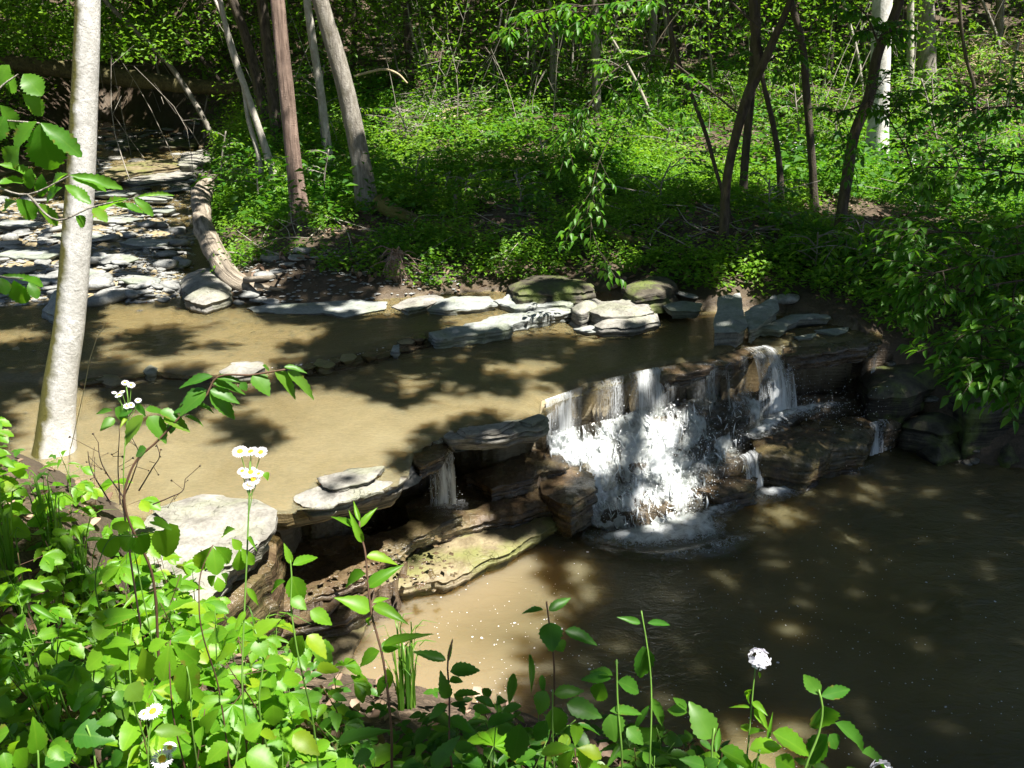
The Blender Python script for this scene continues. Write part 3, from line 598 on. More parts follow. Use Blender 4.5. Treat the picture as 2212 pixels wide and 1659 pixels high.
# 'rock', 'rounded sunlit stone at the left end of the boulder stack', round_=.7, dome=.02, layers=3)
slab('boulder', [(1274, 662), (1300, 644), (1365, 640), (1405, 648), (1410, 664), (1360, 674), (1300, 676)], 1.15, .16, 'rock', 'flat topped boulder capping the stack, broader than the rounded stone', round_=.5, dome=.01, inset=-.01)
slab('boulder', [(1278, 690), (1300, 678), (1340, 676), (1420, 668), (1425, 682), (1370, 694), (1300, 698)], 1.10, .14, 'rock', 'low sunlit slab at the foot of the boulder stack', round_=.8)
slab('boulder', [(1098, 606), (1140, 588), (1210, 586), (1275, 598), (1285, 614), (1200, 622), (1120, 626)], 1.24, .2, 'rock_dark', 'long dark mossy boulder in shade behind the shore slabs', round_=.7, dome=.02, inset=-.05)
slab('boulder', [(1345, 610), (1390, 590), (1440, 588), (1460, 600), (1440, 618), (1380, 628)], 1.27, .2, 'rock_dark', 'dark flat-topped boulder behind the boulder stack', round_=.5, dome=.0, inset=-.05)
slab('boulder', [(385, 592), (420, 572), (470, 570), (500, 590), (490, 625), (440, 640), (400, 628)], 1.22, .28, 'rock', 'pale block of stone under the dead log', round_=.7, dome=.03)
slab('boulder', [(90, 650), (110, 622), (160, 618), (160, 655), (120, 668)], 1.2, .24, 'rock_grey', 'grey boulder at the water edge just left of the pale trunk', round_=.9, dome=.05)
slab('shore_slab', [(1428, 652), (1470, 645), (1516, 652), (1512, 666), (1450, 668)], 1.10, .09, 'rock_grey', 'thin grey slab right of the boulder stack', layers=3)
slab('shore_slab', [(1550, 646), (1598, 640), (1616, 690), (1600, 700), (1542, 702)], 1.16, .16, 'rock_grey', 'upright-looking grey slab, left of a matching pair split by a crack', layers=3, inset=.02, tilt=(0, .12), rough=.008)
slab('shore_slab', [(1610, 668), (1675, 642), (1684, 664), (1640, 690), (1620, 694)], 1.16, .14, 'rock_grey', 'tilted grey slab, right of the pair split by a crack', layers=3, inset=.02, tilt=(0, .1), rough=.008)
slab('shore_slab', [(1635, 704), (1708, 677), (1795, 668), (1793, 681), (1728, 685), (1690, 709)], 1.06, .08, 'rock_grey', 'long grey slab awash at the far water edge', layers=3, rough=.012)
slab('shore_slab', [(1715, 724), (1765, 716), (1758, 727), (1725, 730)], .99, .05, 'rock_grey', 'small grey slab just above water near the right end of the lip', layers=2, rough=.01)
slab('shore_slab', [(1758, 712), (1835, 703), (1830, 712), (1808, 722)], .99, .05, 'rock_grey', 'flat grey triangular slab in shallow shade water', layers=2, rough=.01)
slab('shore_slab', [(1237, 708), (1280, 700), (1347, 697), (1338, 711), (1272, 717)], 1.0, .05, 'rock_grey', 'flat pale slab awash in front of the boulder stack', layers=2, rough=.01)
slab('step_stone', [(470, 795), (500, 778), (565, 774), (572, 788), (545, 804), (490, 810)], 1.05, .1, 'rock', 'bright white rectangular stone on the shallow step, touching leaf tips of the branch', layers=3)
slab('step_stone', [(305, 790), (322, 778), (340, 784), (336, 796), (312, 800)], 1.06, .09, 'rock', 'small white rounded stone on the shallow step', round_=1.2, layers=3)
slab('step_stone', [(205, 812), (222, 796), (255, 798), (268, 812), (240, 822)], 1.03, .10, 'rock_moss', 'dark green stone in the step right of the pale trunk', round_=.9, layers=3)
slab('step_stone', [(845, 746), (850, 736), (862, 737), (861, 748)], 1.08, .12, 'rock_grey', 'small upright grey stone at the tiny riffle', layers=2, round_=.5)
for i, (u, v, w) in enumerate([(640, 792, 22), (668, 785, 20), (700, 778, 24), (726, 772, 16), (752, 768, 18), (800, 758, 20), (880, 730, 22), (905, 724, 18)]):
    slab('step_stone', [(u - w, v + 3), (u - w * .6, v - 7), (u + w * .5, v - 8), (u + w, v - 1), (u + w * .5, v + 6), (u - w * .5, v + 8)], 1.035 + .01 * (i % 3), .09, 'rock_wet' if i % 2 else 'rock_moss', 'small wet brown stone in the row along the shallow step', 'rock', 'stones along the shallow step', layers=2, step=.025)
for px in ([(600, 800), (660, 790), (760, 774), (858, 746), (945, 724), (950, 732), (862, 756), (764, 784), (664, 800), (606, 808)], [(170, 818), (240, 806), (340, 797), (440, 805), (485, 802), (488, 812), (440, 815), (340, 808), (245, 817), (172, 828)]):
    slab('step_ledge', px, 1.005, .10, 'rock_wet', 'thin wet brown bedrock edge running ' + ('from the white rectangular stone to the far ledge' if px[0][0] == 600 else 'behind the pale trunk to the white rectangular stone'), layers=2, step=.022, rough=.018, inset=.01)
# upstream ledges and right shore rocks
slab('ledge_slab', [(212, 372), (255, 352), (350, 340), (405, 345), (400, 356), (300, 368), (240, 384)], 1.32, .16, 'rock_moss', 'far mossy sunlit ledge across the creek behind the pale trunk', step=.06, layers=3)
slab('ledge_slab', [(380, 352), (395, 328), (440, 321), (470, 328), (468, 345), (420, 356)], 1.36, .22, 'rock', 'far white sunlit block beside the upstream ledge', step=.06, layers=3)
slab('ledge_slab', [(250, 388), (310, 372), (420, 362), (455, 366), (400, 384), (300, 396)], 1.22, .12, 'rock', 'far low pale shelf in front of the upstream ledge', step=.06, layers=3)
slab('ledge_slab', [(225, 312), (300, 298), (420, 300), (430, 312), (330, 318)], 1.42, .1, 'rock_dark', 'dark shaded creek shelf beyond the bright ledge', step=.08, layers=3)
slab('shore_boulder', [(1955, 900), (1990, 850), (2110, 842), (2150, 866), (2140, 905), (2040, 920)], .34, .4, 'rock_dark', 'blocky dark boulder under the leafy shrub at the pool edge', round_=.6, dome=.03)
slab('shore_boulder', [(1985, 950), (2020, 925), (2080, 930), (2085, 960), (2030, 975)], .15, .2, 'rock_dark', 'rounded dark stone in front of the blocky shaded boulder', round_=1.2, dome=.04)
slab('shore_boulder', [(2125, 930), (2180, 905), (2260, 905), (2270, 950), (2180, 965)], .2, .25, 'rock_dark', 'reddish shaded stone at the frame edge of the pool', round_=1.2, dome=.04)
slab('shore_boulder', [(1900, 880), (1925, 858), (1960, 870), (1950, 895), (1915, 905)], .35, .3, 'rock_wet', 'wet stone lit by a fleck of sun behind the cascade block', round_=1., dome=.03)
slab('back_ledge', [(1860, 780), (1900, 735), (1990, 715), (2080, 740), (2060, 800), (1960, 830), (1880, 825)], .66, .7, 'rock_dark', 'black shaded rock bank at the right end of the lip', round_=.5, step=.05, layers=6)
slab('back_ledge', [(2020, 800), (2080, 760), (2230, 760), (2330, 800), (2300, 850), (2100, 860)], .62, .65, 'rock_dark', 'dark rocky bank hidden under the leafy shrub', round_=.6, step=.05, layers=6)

for i, (u, v, w, h) in enumerate([(60, 600, 60, 12), (180, 585, 50, 10), (240, 555, 60, 9), (60, 545, 70, 9), (310, 520, 55, 8), (170, 505, 60, 8), (250, 470, 60, 7), (330, 450, 50, 6), (40, 480, 60, 8), (300, 600, 45, 9), (330, 425, 45, 5), (240, 415, 55, 5)]):
    slab('shale_sheet', [(u - w, v + h * .3), (u - w * .5, v - h), (u + w * .4, v - h * .8), (u + w, v - h * .1), (u + w * .6, v + h), (u - w * .4, v + h * .9)], 1.17 + (.0 if v > 440 else .04), .07, 'rock_grey', 'broad thin shale sheet lying in the gravel bar behind the pale trunk', 'rock', 'shale sheets of the gravel bar', layers=2, step=.05, rough=.015)
# stones: a few shapes, copied one by one
def stone_mesh(seed, flat):
    mb = MB(); n, m = 12, 7
    th = np.linspace(0, 2 * math.pi, n, endpoint=False); ph = np.linspace(0, math.pi, m)
    P = np.stack([np.sin(ph)[:, None] * np.cos(th)[None], np.sin(ph)[:, None] * np.sin(th)[None], np.cos(ph)[:, None] + 0 * th[None]], -1).reshape(-1, 3)
    d = fbm(P * 1.3 + seed * 5.1, 3, seed); P = P * (.65 + .7 * d)[:, None]; P = np.sign(P) * np.abs(P) ** .8; P[:, 2] *= flat
    i = np.arange(m - 1)[:, None] * n; j = np.arange(n)[None]; mb.add(P, np.stack([i + j, i + n + j, i + n + (j + 1) % n, i + (j + 1) % n], -1).reshape(-1, 4)); return mb
STN = []
for k in range(8):
    o = stone_mesh(k, [.16, .2, .28, .4][k % 4]).build('flat_stone', M['stone' if k < 5 else 'stone_wet']); STN.append(o.data); bpy.data.objects.remove(o)
def stone(me, x, y, z, s, label, group, name='flat_stone', rot=None):
    o = bpy.data.objects.new(name, me); COL.objects.link(o); o.location = (x, y, z); o.scale = (s * random.uniform(.8, 1.5), s * random.uniform(.6, 1), s * random.uniform(.7, 1.1)); o.rotation_euler = rot or (random.uniform(-.15, .15), random.uniform(-.15, .15), random.uniform(0, 6.3)); return tag(o, label, 'stone', group)
cnt = 0
while cnt < 280:
    u = random.uniform(-30, 405); v = random.uniform(432, 648)
    if u < 120 and random.random() < .35: continue
    p = atz(u, v, 1.06); z = gz(p[0], p[1])
    if not inpoly(p[0], p[1], BAR) : continue
    s = random.choice([.05, .06, .08, .10, .12, .15]) * random.uniform(.7, 1.2)
    stone(STN[random.randrange(5)], p[0], p[1], z + .02 + .2 * s, s, 'flat grey limestone stone on the sunlit gravel bar behind the pale trunk', 'flat stones on the gravel bar'); cnt += 1
for k in range(120):
    u, v = random.uniform(190, 450), random.uniform(268, 430); p = hit(u, v)
    stone(STN[4 + random.randrange(4)], p[0], p[1], p[2] + .02, random.uniform(.10, .28), 'dark wet stone lying in the shaded upstream creek', 'wet stones in the upstream creek', 'creek_stone')
for k in range(40):
    u, v = random.uniform(1880, 2130), random.uniform(905, 1000); p = atz(u, v, .02); z = gz(p[0], p[1])
    stone(STN[5 + random.randrange(3)], p[0], p[1], max(z, -.04) + .01, random.uniform(.03, .09), 'small dark stone in the shaded rubble at the right pool edge', 'rubble at the right pool edge', 'rubble_stone')
for u, v, s in [(560, 650, .1), (585, 655, .08), (520, 655, .09), (375, 628, .18), (360, 630, .1), (540, 640, .12), (575, 600, .14), (600, 590, .1), (880, 650, .1), (900, 655, .07), (865, 662, .06), (1480, 640, .1), (1700, 650, .12), (640, 560, .1), (620, 575, .09), (655, 545, .08), (590, 560, .12), (690, 560, .1)]:
    p = hit(u, v); stone(STN[random.randrange(5)], p[0], p[1], p[2] + .02, s, 'loose pale stone on the muddy far bank near the water', 'loose stones on the far bank')
ch = MB(); pc = np.array([[*atz(random.uniform(570, 1240), 0, 0)[:2], 0] if False else hit(random.uniform(570, 1230), random.uniform(1020, 1320)) for k in range(520)]); okc = (pc[:, 2] > -.05) & (pc[:, 2] < .75) & (pc[:, 1] > near_edge(pc[:, 0]))
for k in range(160): pass
gr = MB()
pts = []
for k in range(7000):
    u, v = (random.uniform(-60, 420), random.uniform(425, 655)) if k % 8 else (random.uniform(420, 1000), random.uniform(590, 680))
    pts.append(atz(u, v, 1.06 if k % 8 else 1.08))
pts = np.array(pts); zz = terrain(pts[:, 0], pts[:, 1])
octa = np.array([[1, 0, 0], [0, 1, 0], [-1, 0, 0], [0, -1, 0], [0, 0, .5], [0, 0, -.5.__float__()]], float); of = np.array([[0, 1, 4], [1, 2, 4], [2, 3, 4], [3, 0, 4], [1, 0, 5], [2, 1, 5], [3, 2, 5], [0, 3, 5]])
def scatter(mb, P, S, tv, tf, flat=1.):
    n = len(P); an = rng.uniform(0, 6.28, n); ca, sa = np.cos(an)[:, None], np.sin(an)[:, None]
    V = tv[None] * (S[:, None, None] * rng.uniform(.6, 1.3, (n, 1, 3))); X = np.stack([V[..., 0] * ca - V[..., 1] * sa, V[..., 0] * sa + V[..., 1] * ca, V[..., 2] * flat], -1) + P[:, None]
    mb.add(X.reshape(-1, 3), (tf[None] + (np.arange(n) * len(tv))[:, None, None]).reshape(-1, 3), np.repeat(rng.random(n), len(tv)))
ok = ~(terrain(pts[:, 0], pts[:, 1], True)[1]['near'])
scatter(gr, np.c_[pts[:, :2], zz + .008][ok], rng.uniform(.012, .045, ok.sum()), octa, of, .6)
tops = [(560, 1280, 1000, 1118, .345), (540, 1345, 812, 1235, .195)]
pc = np.array([[*atz(random.uniform(575, 985), 0 + random.uniform(1130, 1270), .35)[:2], 0] for k in range(260)]); pc[:, 2] = .33; scatter(ch, pc, rng.uniform(.008, .03, len(pc)), np.array([[1, 0, 0], [0, .8, .1], [-1, .1, 0], [-.1, -.9, 0], [0.2, 0, .3], [0, 0, -.3]]), of, .8)
tag(ch.build('shale_chips', M['rock_wet'], smooth=False), 'angular wet shale chips littering the rock shelf below the hollow', None, None, 'stuff')
pb = []; 
for k in range(5200):
    x_, y_ = random.uniform(-7, 4), random.uniform(5, 11.5); pb.append((x_, y_))
pb = np.array(pb); zb_, Tb = terrain(pb[:, 0], pb[:, 1], True); kb = (Tb['dU'] < -.05) & (rng.random(len(pb)) < np.where(Tb['dst'] < 0, .7, .10) * sst(.4, .6, f2(pb[:, 0], pb[:, 1], 1.3, 3, 44))); pbm = MB(); scatter(pbm, np.c_[pb, zb_ + .01][kb], rng.uniform(.01, .045, kb.sum()), octa, of, .7)
tag(pbm.build('stream_pebbles', M['stone_wet'], smooth=False), 'brown pebbles on the bed of the shallow upper stream', None, None, 'stuff')
tag(gr.build('gravel', M['stone'], smooth=False), 'fine pale gravel between the stones of the bar and along the far water edge', None, None, 'stuff')

# ------------------------------------------------------------------ the falls
def sheet(fn, ns, nt):
    s, t = np.meshgrid(np.linspace(0, 1, ns), np.linspace(0, 1, nt)); P, rn, uv = fn(s.ravel(), t.ravel())
    mb = MB(); mb.add(P, gridfaces(ns, nt)[:, ::-1], rn, uv); return mb
def along(P, s): k = np.linspace(0, 1, len(P)); return np.stack([np.interp(s, k, P[:, i]) for i in range(P.shape[1])], -1)
LW = polyz([(1176, 862), (1240, 838), (1310, 816), (1400, 793), (1480, 783), (1560, 778), (1612, 764)], .95)
PW = polyz([(1205, 1105), (1280, 1142), (1370, 1160), (1455, 1142), (1545, 1096), (1630, 1050), (1690, 1012)], 0.)
OUTW = np.array([.25, -.97])
wf = thing('waterfall', 'main white cascade tumbling over stepped rock into the pool', 'waterfall', (*PW.mean(0), 0))
def casc(seed, lift, dens, amp):
    def fn(s, t):
        A, B = along(LW, s), along(PW, s); h = .14 + .86 * t ** .9; xy = A * (1 - h)[:, None] + B * h[:, None]
        st = .62 * (1 - t) ** 1.3 + .045 * np.sin(t * 15 + s * 9 + 3 * vn(np.c_[s * 5, t * 0, t * 0], seed)) * (1 - t) * np.minimum(1, t * 5)
        q = np.c_[xy * 6, st * 6]; n = fbm(q, 4, seed) - .5; n2 = fbm(np.c_[xy * 26, st * 26], 3, seed + 5) - .5
        z = st + lift + amp * n + amp * .5 * n2 * 1.4
        P = np.c_[xy + OUTW * (lift * .8 + amp * n * .9 + amp * .5 * n2)[:, None], np.maximum(z, -.02)]
        lump = fbm(np.c_[s * 9, t * 4.5, 0 * s + seed], 3, seed + 2)
        r = dens + 1.25 * (lump - .5) + np.interp(s, [0, .12, .45, .6, .8, 1], [.26, .28, .10, .0, -.07, -.13]) + np.interp(t, [0, .15, .7, .9, 1], [-.25, .03, .04, -.08, -.3]) - .25 * (s > .985) - .2 * (s < .02)
        uv = np.c_[s * 2.6 + .04 * np.sin(t * 9 + seed), t * 1.1 + seed * .37]; return P, r, uv
    return fn
sheet(casc(3, .03, .43, .06), 260, 130).build('cascade_foam', M['cascade'], wf)
sheet(casc(9, .07, .16, .08), 220, 110).build('cascade_foam', M['cascade'], wf)
def curt_main(s, t):
    A, B = along(LW, s), along(PW, s); h = .02 + .16 * t ** .6 + .02 * (vn(np.c_[s * 40, 0 * s, 0 * s], 5) - .5); xy = A * (1 - h)[:, None] + B * h[:, None]
    z = .955 - .40 * t ** 1.8 - .01; r = .36 + np.interp(s, [0, .05, .13, .16, .4, .46, .53, .57, 1], [.3, .34, .12, -.12, -.10, .32, .22, -.12, -.16]) + .5 * (vn(np.c_[s * 22, 0 * s, 0 * s], 4) - .5) * np.minimum(1, t * 3 + .3)
    return np.c_[xy, z], r, np.c_[s * 2.6, t * .4 + s]
sheet(curt_main, 160, 26).build('water_curtain', M['curtain'], wf)
OC = octa * np.array([1, 1, 2.]);
def spray(parent, P, S, name='spray'):
    mb = MB(); scatter(mb, P, S, OC, of, 1.); return mb.build(name, M['drop'], parent)
n = 1500; s = rng.beta(1.1, 1.4, n); t = rng.random(n) ** .8; P, _, _ = casc(3, .06, .5, .12)(s, t); P = P + rng.normal(size=(n, 3)) * np.array([.03, .05, .05]) + np.c_[0 * s, -.03 - .05 * rng.random(n), .05 * rng.random(n)]
o = spray(wf, P, rng.uniform(.002, .0065, n)); o['kind'] = 'stuff'
def foam_patch(parent, px, z, name='foam', dens=.55, seed=0, amp=.03, step=.025):
    P = polyz(px, z); B = resample(P, .06); lo, hi = B.min(0) - .02, B.max(0) + .02; a, b, X, Y = subgrid(lo[0], hi[0], lo[1], hi[1], step)
    d = -sdist(X, Y, B); m = d > -.01; q = gridfaces(X.shape[1], X.shape[0], m); used = np.unique(q); re = np.full(X.size, -1); re[used] = np.arange(len(used))
    w = sst(0, .14, d); nn = f2(X, Y, 16, 3, seed) - .5; Z = z + .012 + w * (amp * 1.2 * nn + amp * .8)
    mb = MB(); mb.add(np.stack([X, Y, Z], -1).reshape(-1, 3)[used], re[q], (dens - .32 + .36 * w + .3 * (f2(X, Y, 5, 2, seed + 3) - .5)).ravel()[used], np.stack([X, Y * .9], -1).reshape(-1, 2)[used])
    return mb.build(name, M['foam'], parent)
foam_patch(wf, [(1270, 1160), (1330, 1140), (1440, 1120), (1530, 1090), (1590, 1070), (1600, 1095), (1560, 1120), (1560, 1160), (1470, 1190), (1370, 1188), (1270, 1165)], .03, seed=2, dens=.62)
foam_patch(wf, [(1290, 1180), (1400, 1190), (1480, 1180), (1560, 1150), (1640, 1160), (1610, 1190), (1540, 1212), (1440, 1222), (1340, 1200)], .022, seed=12, dens=.46)
foam_patch(wf, [(1215, 1120), (1260, 1130), (1300, 1160), (1290, 1185), (1240, 1165)], .02, seed=13, dens=.5)
tw_ = MB()
for k in range(170):
    s0 = rng.beta(1., 1.7); t0 = rng.random() ** .8 * .85; dt = rng.uniform(.04, .16); tt = np.linspace(t0, min(1, t0 + dt), 6); Pp, _, _ = casc(3, .05, .5, .08)(np.full(6, s0) + np.linspace(0, rng.normal(0, .02), 6), tt); Pp = Pp + np.c_[0 * tt, -.02 - .05 * np.sin(np.linspace(0, 3.1, 6)), .05 * np.sin(np.linspace(0, 3.1, 6))] * rng.uniform(.05, .45)
    tube(tw_, Pp, np.sin(np.linspace(.25, 2.9, 6)) * rng.uniform(.003, .009), 5, .5)
tw_.build('strands', M['drop'], wf)['kind'] = 'stuff'
foam_patch(wf, [(1470, 1010), (1540, 960), (1600, 930), (1650, 915), (1640, 950), (1600, 985), (1540, 1020), (1480, 1050)], .25, seed=4, dens=.52, amp=.05)
def fall(name, label, tl, tr, zt, bl, br, zb, dens, throw=.0, sd=1, wob=.02, cat='waterfall', drops=60, pw=.5, y_back=0.):
    A0, A1 = atz(*tl, zt)[:2], atz(*tr, zt)[:2]; B0, B1 = atz(*bl, zb)[:2], atz(*br, zb)[:2]
    th = thing(name, label, cat, (*((B0 + B1) / 2), zb))
    def fn(s, t):
        A = A0 + (A1 - A0) * s[:, None]; B = B0 + (B1 - B0) * s[:, None]; h = t ** pw; xy = A * (1 - h)[:, None] + B * h[:, None] + OUTW * (wob * (vn(np.c_[s * 14, t * 2.5, 0 * s + sd], sd) - .5))[:, None] + np.array([1, 0]) * (wob * (vn(np.c_[s * 9, t * 3, 0 * s + sd], sd + 3) - .5))[:, None]
        w = np.linalg.norm(A1 - A0); r = dens + .5 * (vn(np.c_[s * 9, t * 1.2, 0 * s], sd + 1) - .5) + .22 * sst(.55, 1., t) - .18 * (np.abs(s - .5) * 2) ** 3
        return np.c_[xy, zt + (zb - zt) * t ** 1.9], r, np.c_[s * max(w, .05) + sd, t * (zt - zb)]
    L = max(3, int(np.linalg.norm(A1 - A0) / .012)); sheet(fn, min(60, L + 3), 50).build('water_curtain', M['curtain'], th)
    if drops:
        s, t = rng.random(drops), rng.beta(2, 1, drops); P, _, _ = fn(s, t); P = P + rng.normal(size=(drops, 3)) * np.array([.025, .03, .02]); spray(th, P, rng.uniform(.002, .005, drops))['kind'] = 'stuff'
    return th
t1 = fall('waterfall', 'clear glassy fall pouring onto the dark cascade block', (1606, 752), (1662, 744), .95, (1640, 908), (1722, 893), .38, .52, sd=2, drops=220)
foam_patch(t1, [(1600, 935), (1640, 905), (1680, 885), (1740, 872), (1800, 868), (1830, 880), (1760, 893), (1720, 905), (1690, 930), (1630, 950)], .405, seed=6, dens=.62, amp=.04)
n = 420; P = np.c_[rng.normal(2.75, .28, n), rng.normal(7.45, .18, n), .38 + np.abs(rng.normal(0, .13, n))]; spray(t1, P, rng.uniform(.002, .005, n))['kind'] = 'stuff'
fall('waterfall', 'single thin curved jet of water between the white cascade and the clear fall', (1530, 783), (1552, 778), .95, (1574, 925), (1580, 922), .28, .40, sd=3, drops=40, pw=.6)
fall('water_drip', 'row of dotted drips just right of the clear fall', (1680, 752), (1712, 750), .94, (1690, 868), (1722, 865), .42, .12, sd=4, drops=150, cat='drip')
t2 = fall('water_drip', 'thin drip falling at the far right end of the lip', (1878, 742), (1888, 740), .94, (1878, 825), (1890, 822), .5, .40, sd=5, drops=60, cat='drip')
foam_patch(t2, [(1835, 832), (1860, 818), (1895, 820), (1900, 830), (1870, 834)], .50, seed=8, dens=.45)
t3 = fall('waterfall', 'thin trickle dropping between two white ledges in front of the dark hollow', (925, 948), (965, 942), .93, (932, 1095), (988, 1088), .40, .50, sd=6, drops=170)
foam_patch(t3, [(925, 1105), (940, 1085), (990, 1083), (1012, 1095), (990, 1112), (950, 1115)], .40, seed=9, dens=.55)
t4 = fall('waterfall', 'short white spill left of the cascade block', (1596, 985), (1640, 965), .30, (1612, 1068), (1652, 1052), .02, .58, sd=7, drops=90)
foam_patch(t4, [(1575, 1085), (1620, 1055), (1690, 1045), (1745, 1038), (1740, 1060), (1690, 1080), (1630, 1092)], .02, seed=10, dens=.60)
t5 = fall('waterfall', 'little spill over the front corner of the cascade block', (1798, 950), (1850, 945), .30, (1800, 1015), (1862, 1010), .01, .50, sd=8, drops=80)
foam_patch(t5, [(1795, 1022), (1830, 1006), (1880, 1004), (1895, 1015), (1850, 1030)], .02, seed=11, dens=.52)
fall('waterfall', 'narrow spill down the right side of the cascade block', (1876, 915), (1900, 905), .33, (1880, 985), (1925, 970), .02, .45, sd=9, drops=60)
t6 = fall('waterfall', 'low sparkling spill into the pool beside the mossy slab and bank leaves', (770, 1268), (810, 1255), .16, (765, 1320), (822, 1300), .0, .46, sd=10, drops=60)
fl = MB(); pts = []
while len(pts) < 620:
    u, v = random.uniform(720, 2200), random.uniform(1130, 1659); p = atz(u, v, .012)
    w = math.exp(-((u - 1100) / 520) ** 2 - ((v - 1330) / 260) ** 2) * .8 + .25
    if sdist(np.array([p[0]]), np.array([p[1]]), PPOLY)[0] < -.05 and random.random() < w * sst(.42, .62, f2(np.array([p[0]]), np.array([p[1]]), 2.6, 3, 9))[0] * 1.6 + .03: pts.append(p)
pts = np.array(pts); disk = np.array([[math.cos(a) , math.sin(a), 0] for a in np.linspace(0, 6.283, 7)[:-1]] + [[0, 0, .35]]); df = np.array([[i, (i + 1) % 6, 6] for i in range(6)])
scatter(fl, pts, np.where(rng.random(len(pts)) < .05, rng.uniform(.006, .011, len(pts)), rng.uniform(.0015, .0045, len(pts))), disk, df)
sp = STEP[3:]; k_ = rng.random(260); q_ = along(sp, np.where(rng.random(260) < .6, np.round(k_ * 6) / 6 + rng.normal(0, .012, 260), k_).clip(0, 1)); q_ = q_ + rng.normal(0, .018, (260, 2)); scatter(fl, np.c_[q_, np.full(260, 1.0)], rng.uniform(.004, .012, 260), disk, df)
tag(fl.build('foam_flecks', M['petal']), 'white foam bubbles and petals drifting on the pool', None, None, 'stuff')

# ------------------------------------------------------------------ trees: trunks read at their base depth
TREES = []     # (thing, top point) that own the canopy overhead
def px_path(px, y0, y1=None):
    n = len(px); return np.array([aty(u, v, y0 + ((y1 if y1 is not None else y0) - y0) * i / max(1, n - 1)) for i, (u, v) in enumerate(px)])
def tree(name, px, wpx, m, label, cat='tree', group=None, base=None, lean=0., top=9., disp=.12, sides=20, flare=.35, crown=True, dsc=9, stretch=5, seglen=.06, forks=(), p0=None):
    P0 = hit(*px[0]) if base is None else base
    if p0 is not None: P0 = p0
    D0 = P0[1]; P = px_path(px, D0, D0 + lean); P[0] = P0 - np.array([0, 0, .08])
    dep = (P - CAM) @ FW; r = np.array(wpx) * dep / F_PX / 2
    if top and P[-1][2] < top:
        d = nrm((P[-1] - P[-2])[None])[0]; d = nrm((d + np.array([0, 0, .5]))[None])[0]; L = (top - P[-1][2]) / max(d[2], .4)
        P = np.r_[P, [P[-1] + d * L * .5, P[-1] + d * L + np.array([random.uniform(-.3, .3), random.uniform(-.3, .3), 0])]]; r = np.r_[r, r[-1] * .75, r[-1] * .35]
    n = int(min(160, np.linalg.norm(np.diff(P, axis=0), axis=1).sum() / seglen)); S = spline(np.c_[P, r], max(n, 6))
    th = thing(name, label, cat, tuple(P0), group)
    mb = MB(); tube(mb, S[:, :3], np.maximum(S[:, 3], .004), sides, .5, disp, dsc / max(r[0] * 6, .5) if False else dsc, len(TREES) + 2, stretch, True, flare)
    for fp, fw, fl_ in forks:
        Q = px_path(fp, D0, D0 + fl_); rr = np.array(fw) * ((Q - CAM) @ FW) / F_PX / 2
        d = nrm((Q[-1] - Q[-2])[None])[0]; Q = np.r_[Q, [Q[-1] + (d + np.array([0, 0, .4])) * 2.5]]; rr = np.r_[rr, rr[-1] * .5]
        S2 = spline(np.c_[Q, rr], 50); tube(mb, S2[:, :3], S2[:, 3], sides, .5, disp, dsc, 5, stretch)
    mb.build('trunk', M[m], th); 
    if crown: TREES.append((th, P[-1]))
    return th, P
tree('pale_tree', [(112, 985), (128, 850), (150, 700), (163, 550), (174, 400), (183, 200), (190, -30)], [80, 67, 61, 59, 57, 53, 50], 'bark_pale', 'pale lichen-speckled tree in the left foreground, mossy along its shaded side', top=8, disp=.07, sides=32, seglen=.03, flare=.25)
tree('ash_tree', [(795, 447), (783, 370), (770, 300), (735, 150), (690, -5)], [46, 40, 39, 38, 36], 'bark_grey', 'stout grey furrowed tree leaning left over the mossy fallen trunk', disp=.12, flare=.3, sides=26, dsc=14)
tree('cedar_tree', [(650, 480), (640, 390), (631, 300), (617, 167), (600, -5)], [42, 33, 31, 32, 31], 'bark_cedar', 'shaggy reddish cedar trunk with peeling strips, left of two grey trunks', disp=.3, flare=.3, sides=34, dsc=16, stretch=22)
tree('maple_tree', [(720, 397), (706, 300), (693, 200), (672, 67), (662, -5)], [21, 18, 18, 18, 17], 'bark_light', 'slim straight grey tree between the cedar and the stout leaning tree', sides=16, disp=.07)
tree('twin_tree', [(604, 405), (583, 350), (560, 280), (533, 200), (500, 105), (474, -5)], [18, 17, 15, 14, 13, 11], 'bark_light', 'slim pale twin-stemmed tree leaning left beside the cedar', sides=14, disp=.07, forks=(([(567, 390), (557, 330), (537, 260), (526, 190), (505, 105), (478, 30), (455, -20)], [12, 11, 11, 9, 8, 7, 7], .2),))
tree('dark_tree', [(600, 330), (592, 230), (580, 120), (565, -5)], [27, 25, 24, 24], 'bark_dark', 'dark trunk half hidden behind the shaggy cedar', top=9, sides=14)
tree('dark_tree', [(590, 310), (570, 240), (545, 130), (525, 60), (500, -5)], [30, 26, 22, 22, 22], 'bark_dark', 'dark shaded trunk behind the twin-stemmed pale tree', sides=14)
tree('leaning_tree', [(468, 312), (442, 260), (407, 200), (360, 133), (300, 73), (235, 10)], [13, 12, 11, 11, 11, 10], 'bark_grey', 'thin tree leaning far left across the fallen log over the creek', sides=12, top=7, crown=True)
tree('leaning_tree', [(515, 240), (490, 195), (450, 143), (400, 90), (345, 40)], [12, 11, 11, 11, 10], 'bark_dark', 'thin dark tree leaning left, behind the first leaning one', sides=12, top=7)
tree('forest_tree', [(1290, 247), (1287, 133), (1284, -5)], [22, 19, 18], 'bark_grey', 'rough straight trunk on the slope above the middle of the bank', sides=14)
tree('forest_tree', [(890, 205), (882, 100), (878, -5)], [19, 17, 16], 'bark_dark', 'dark straight trunk behind the twiggy saplings left of centre', sides=12)
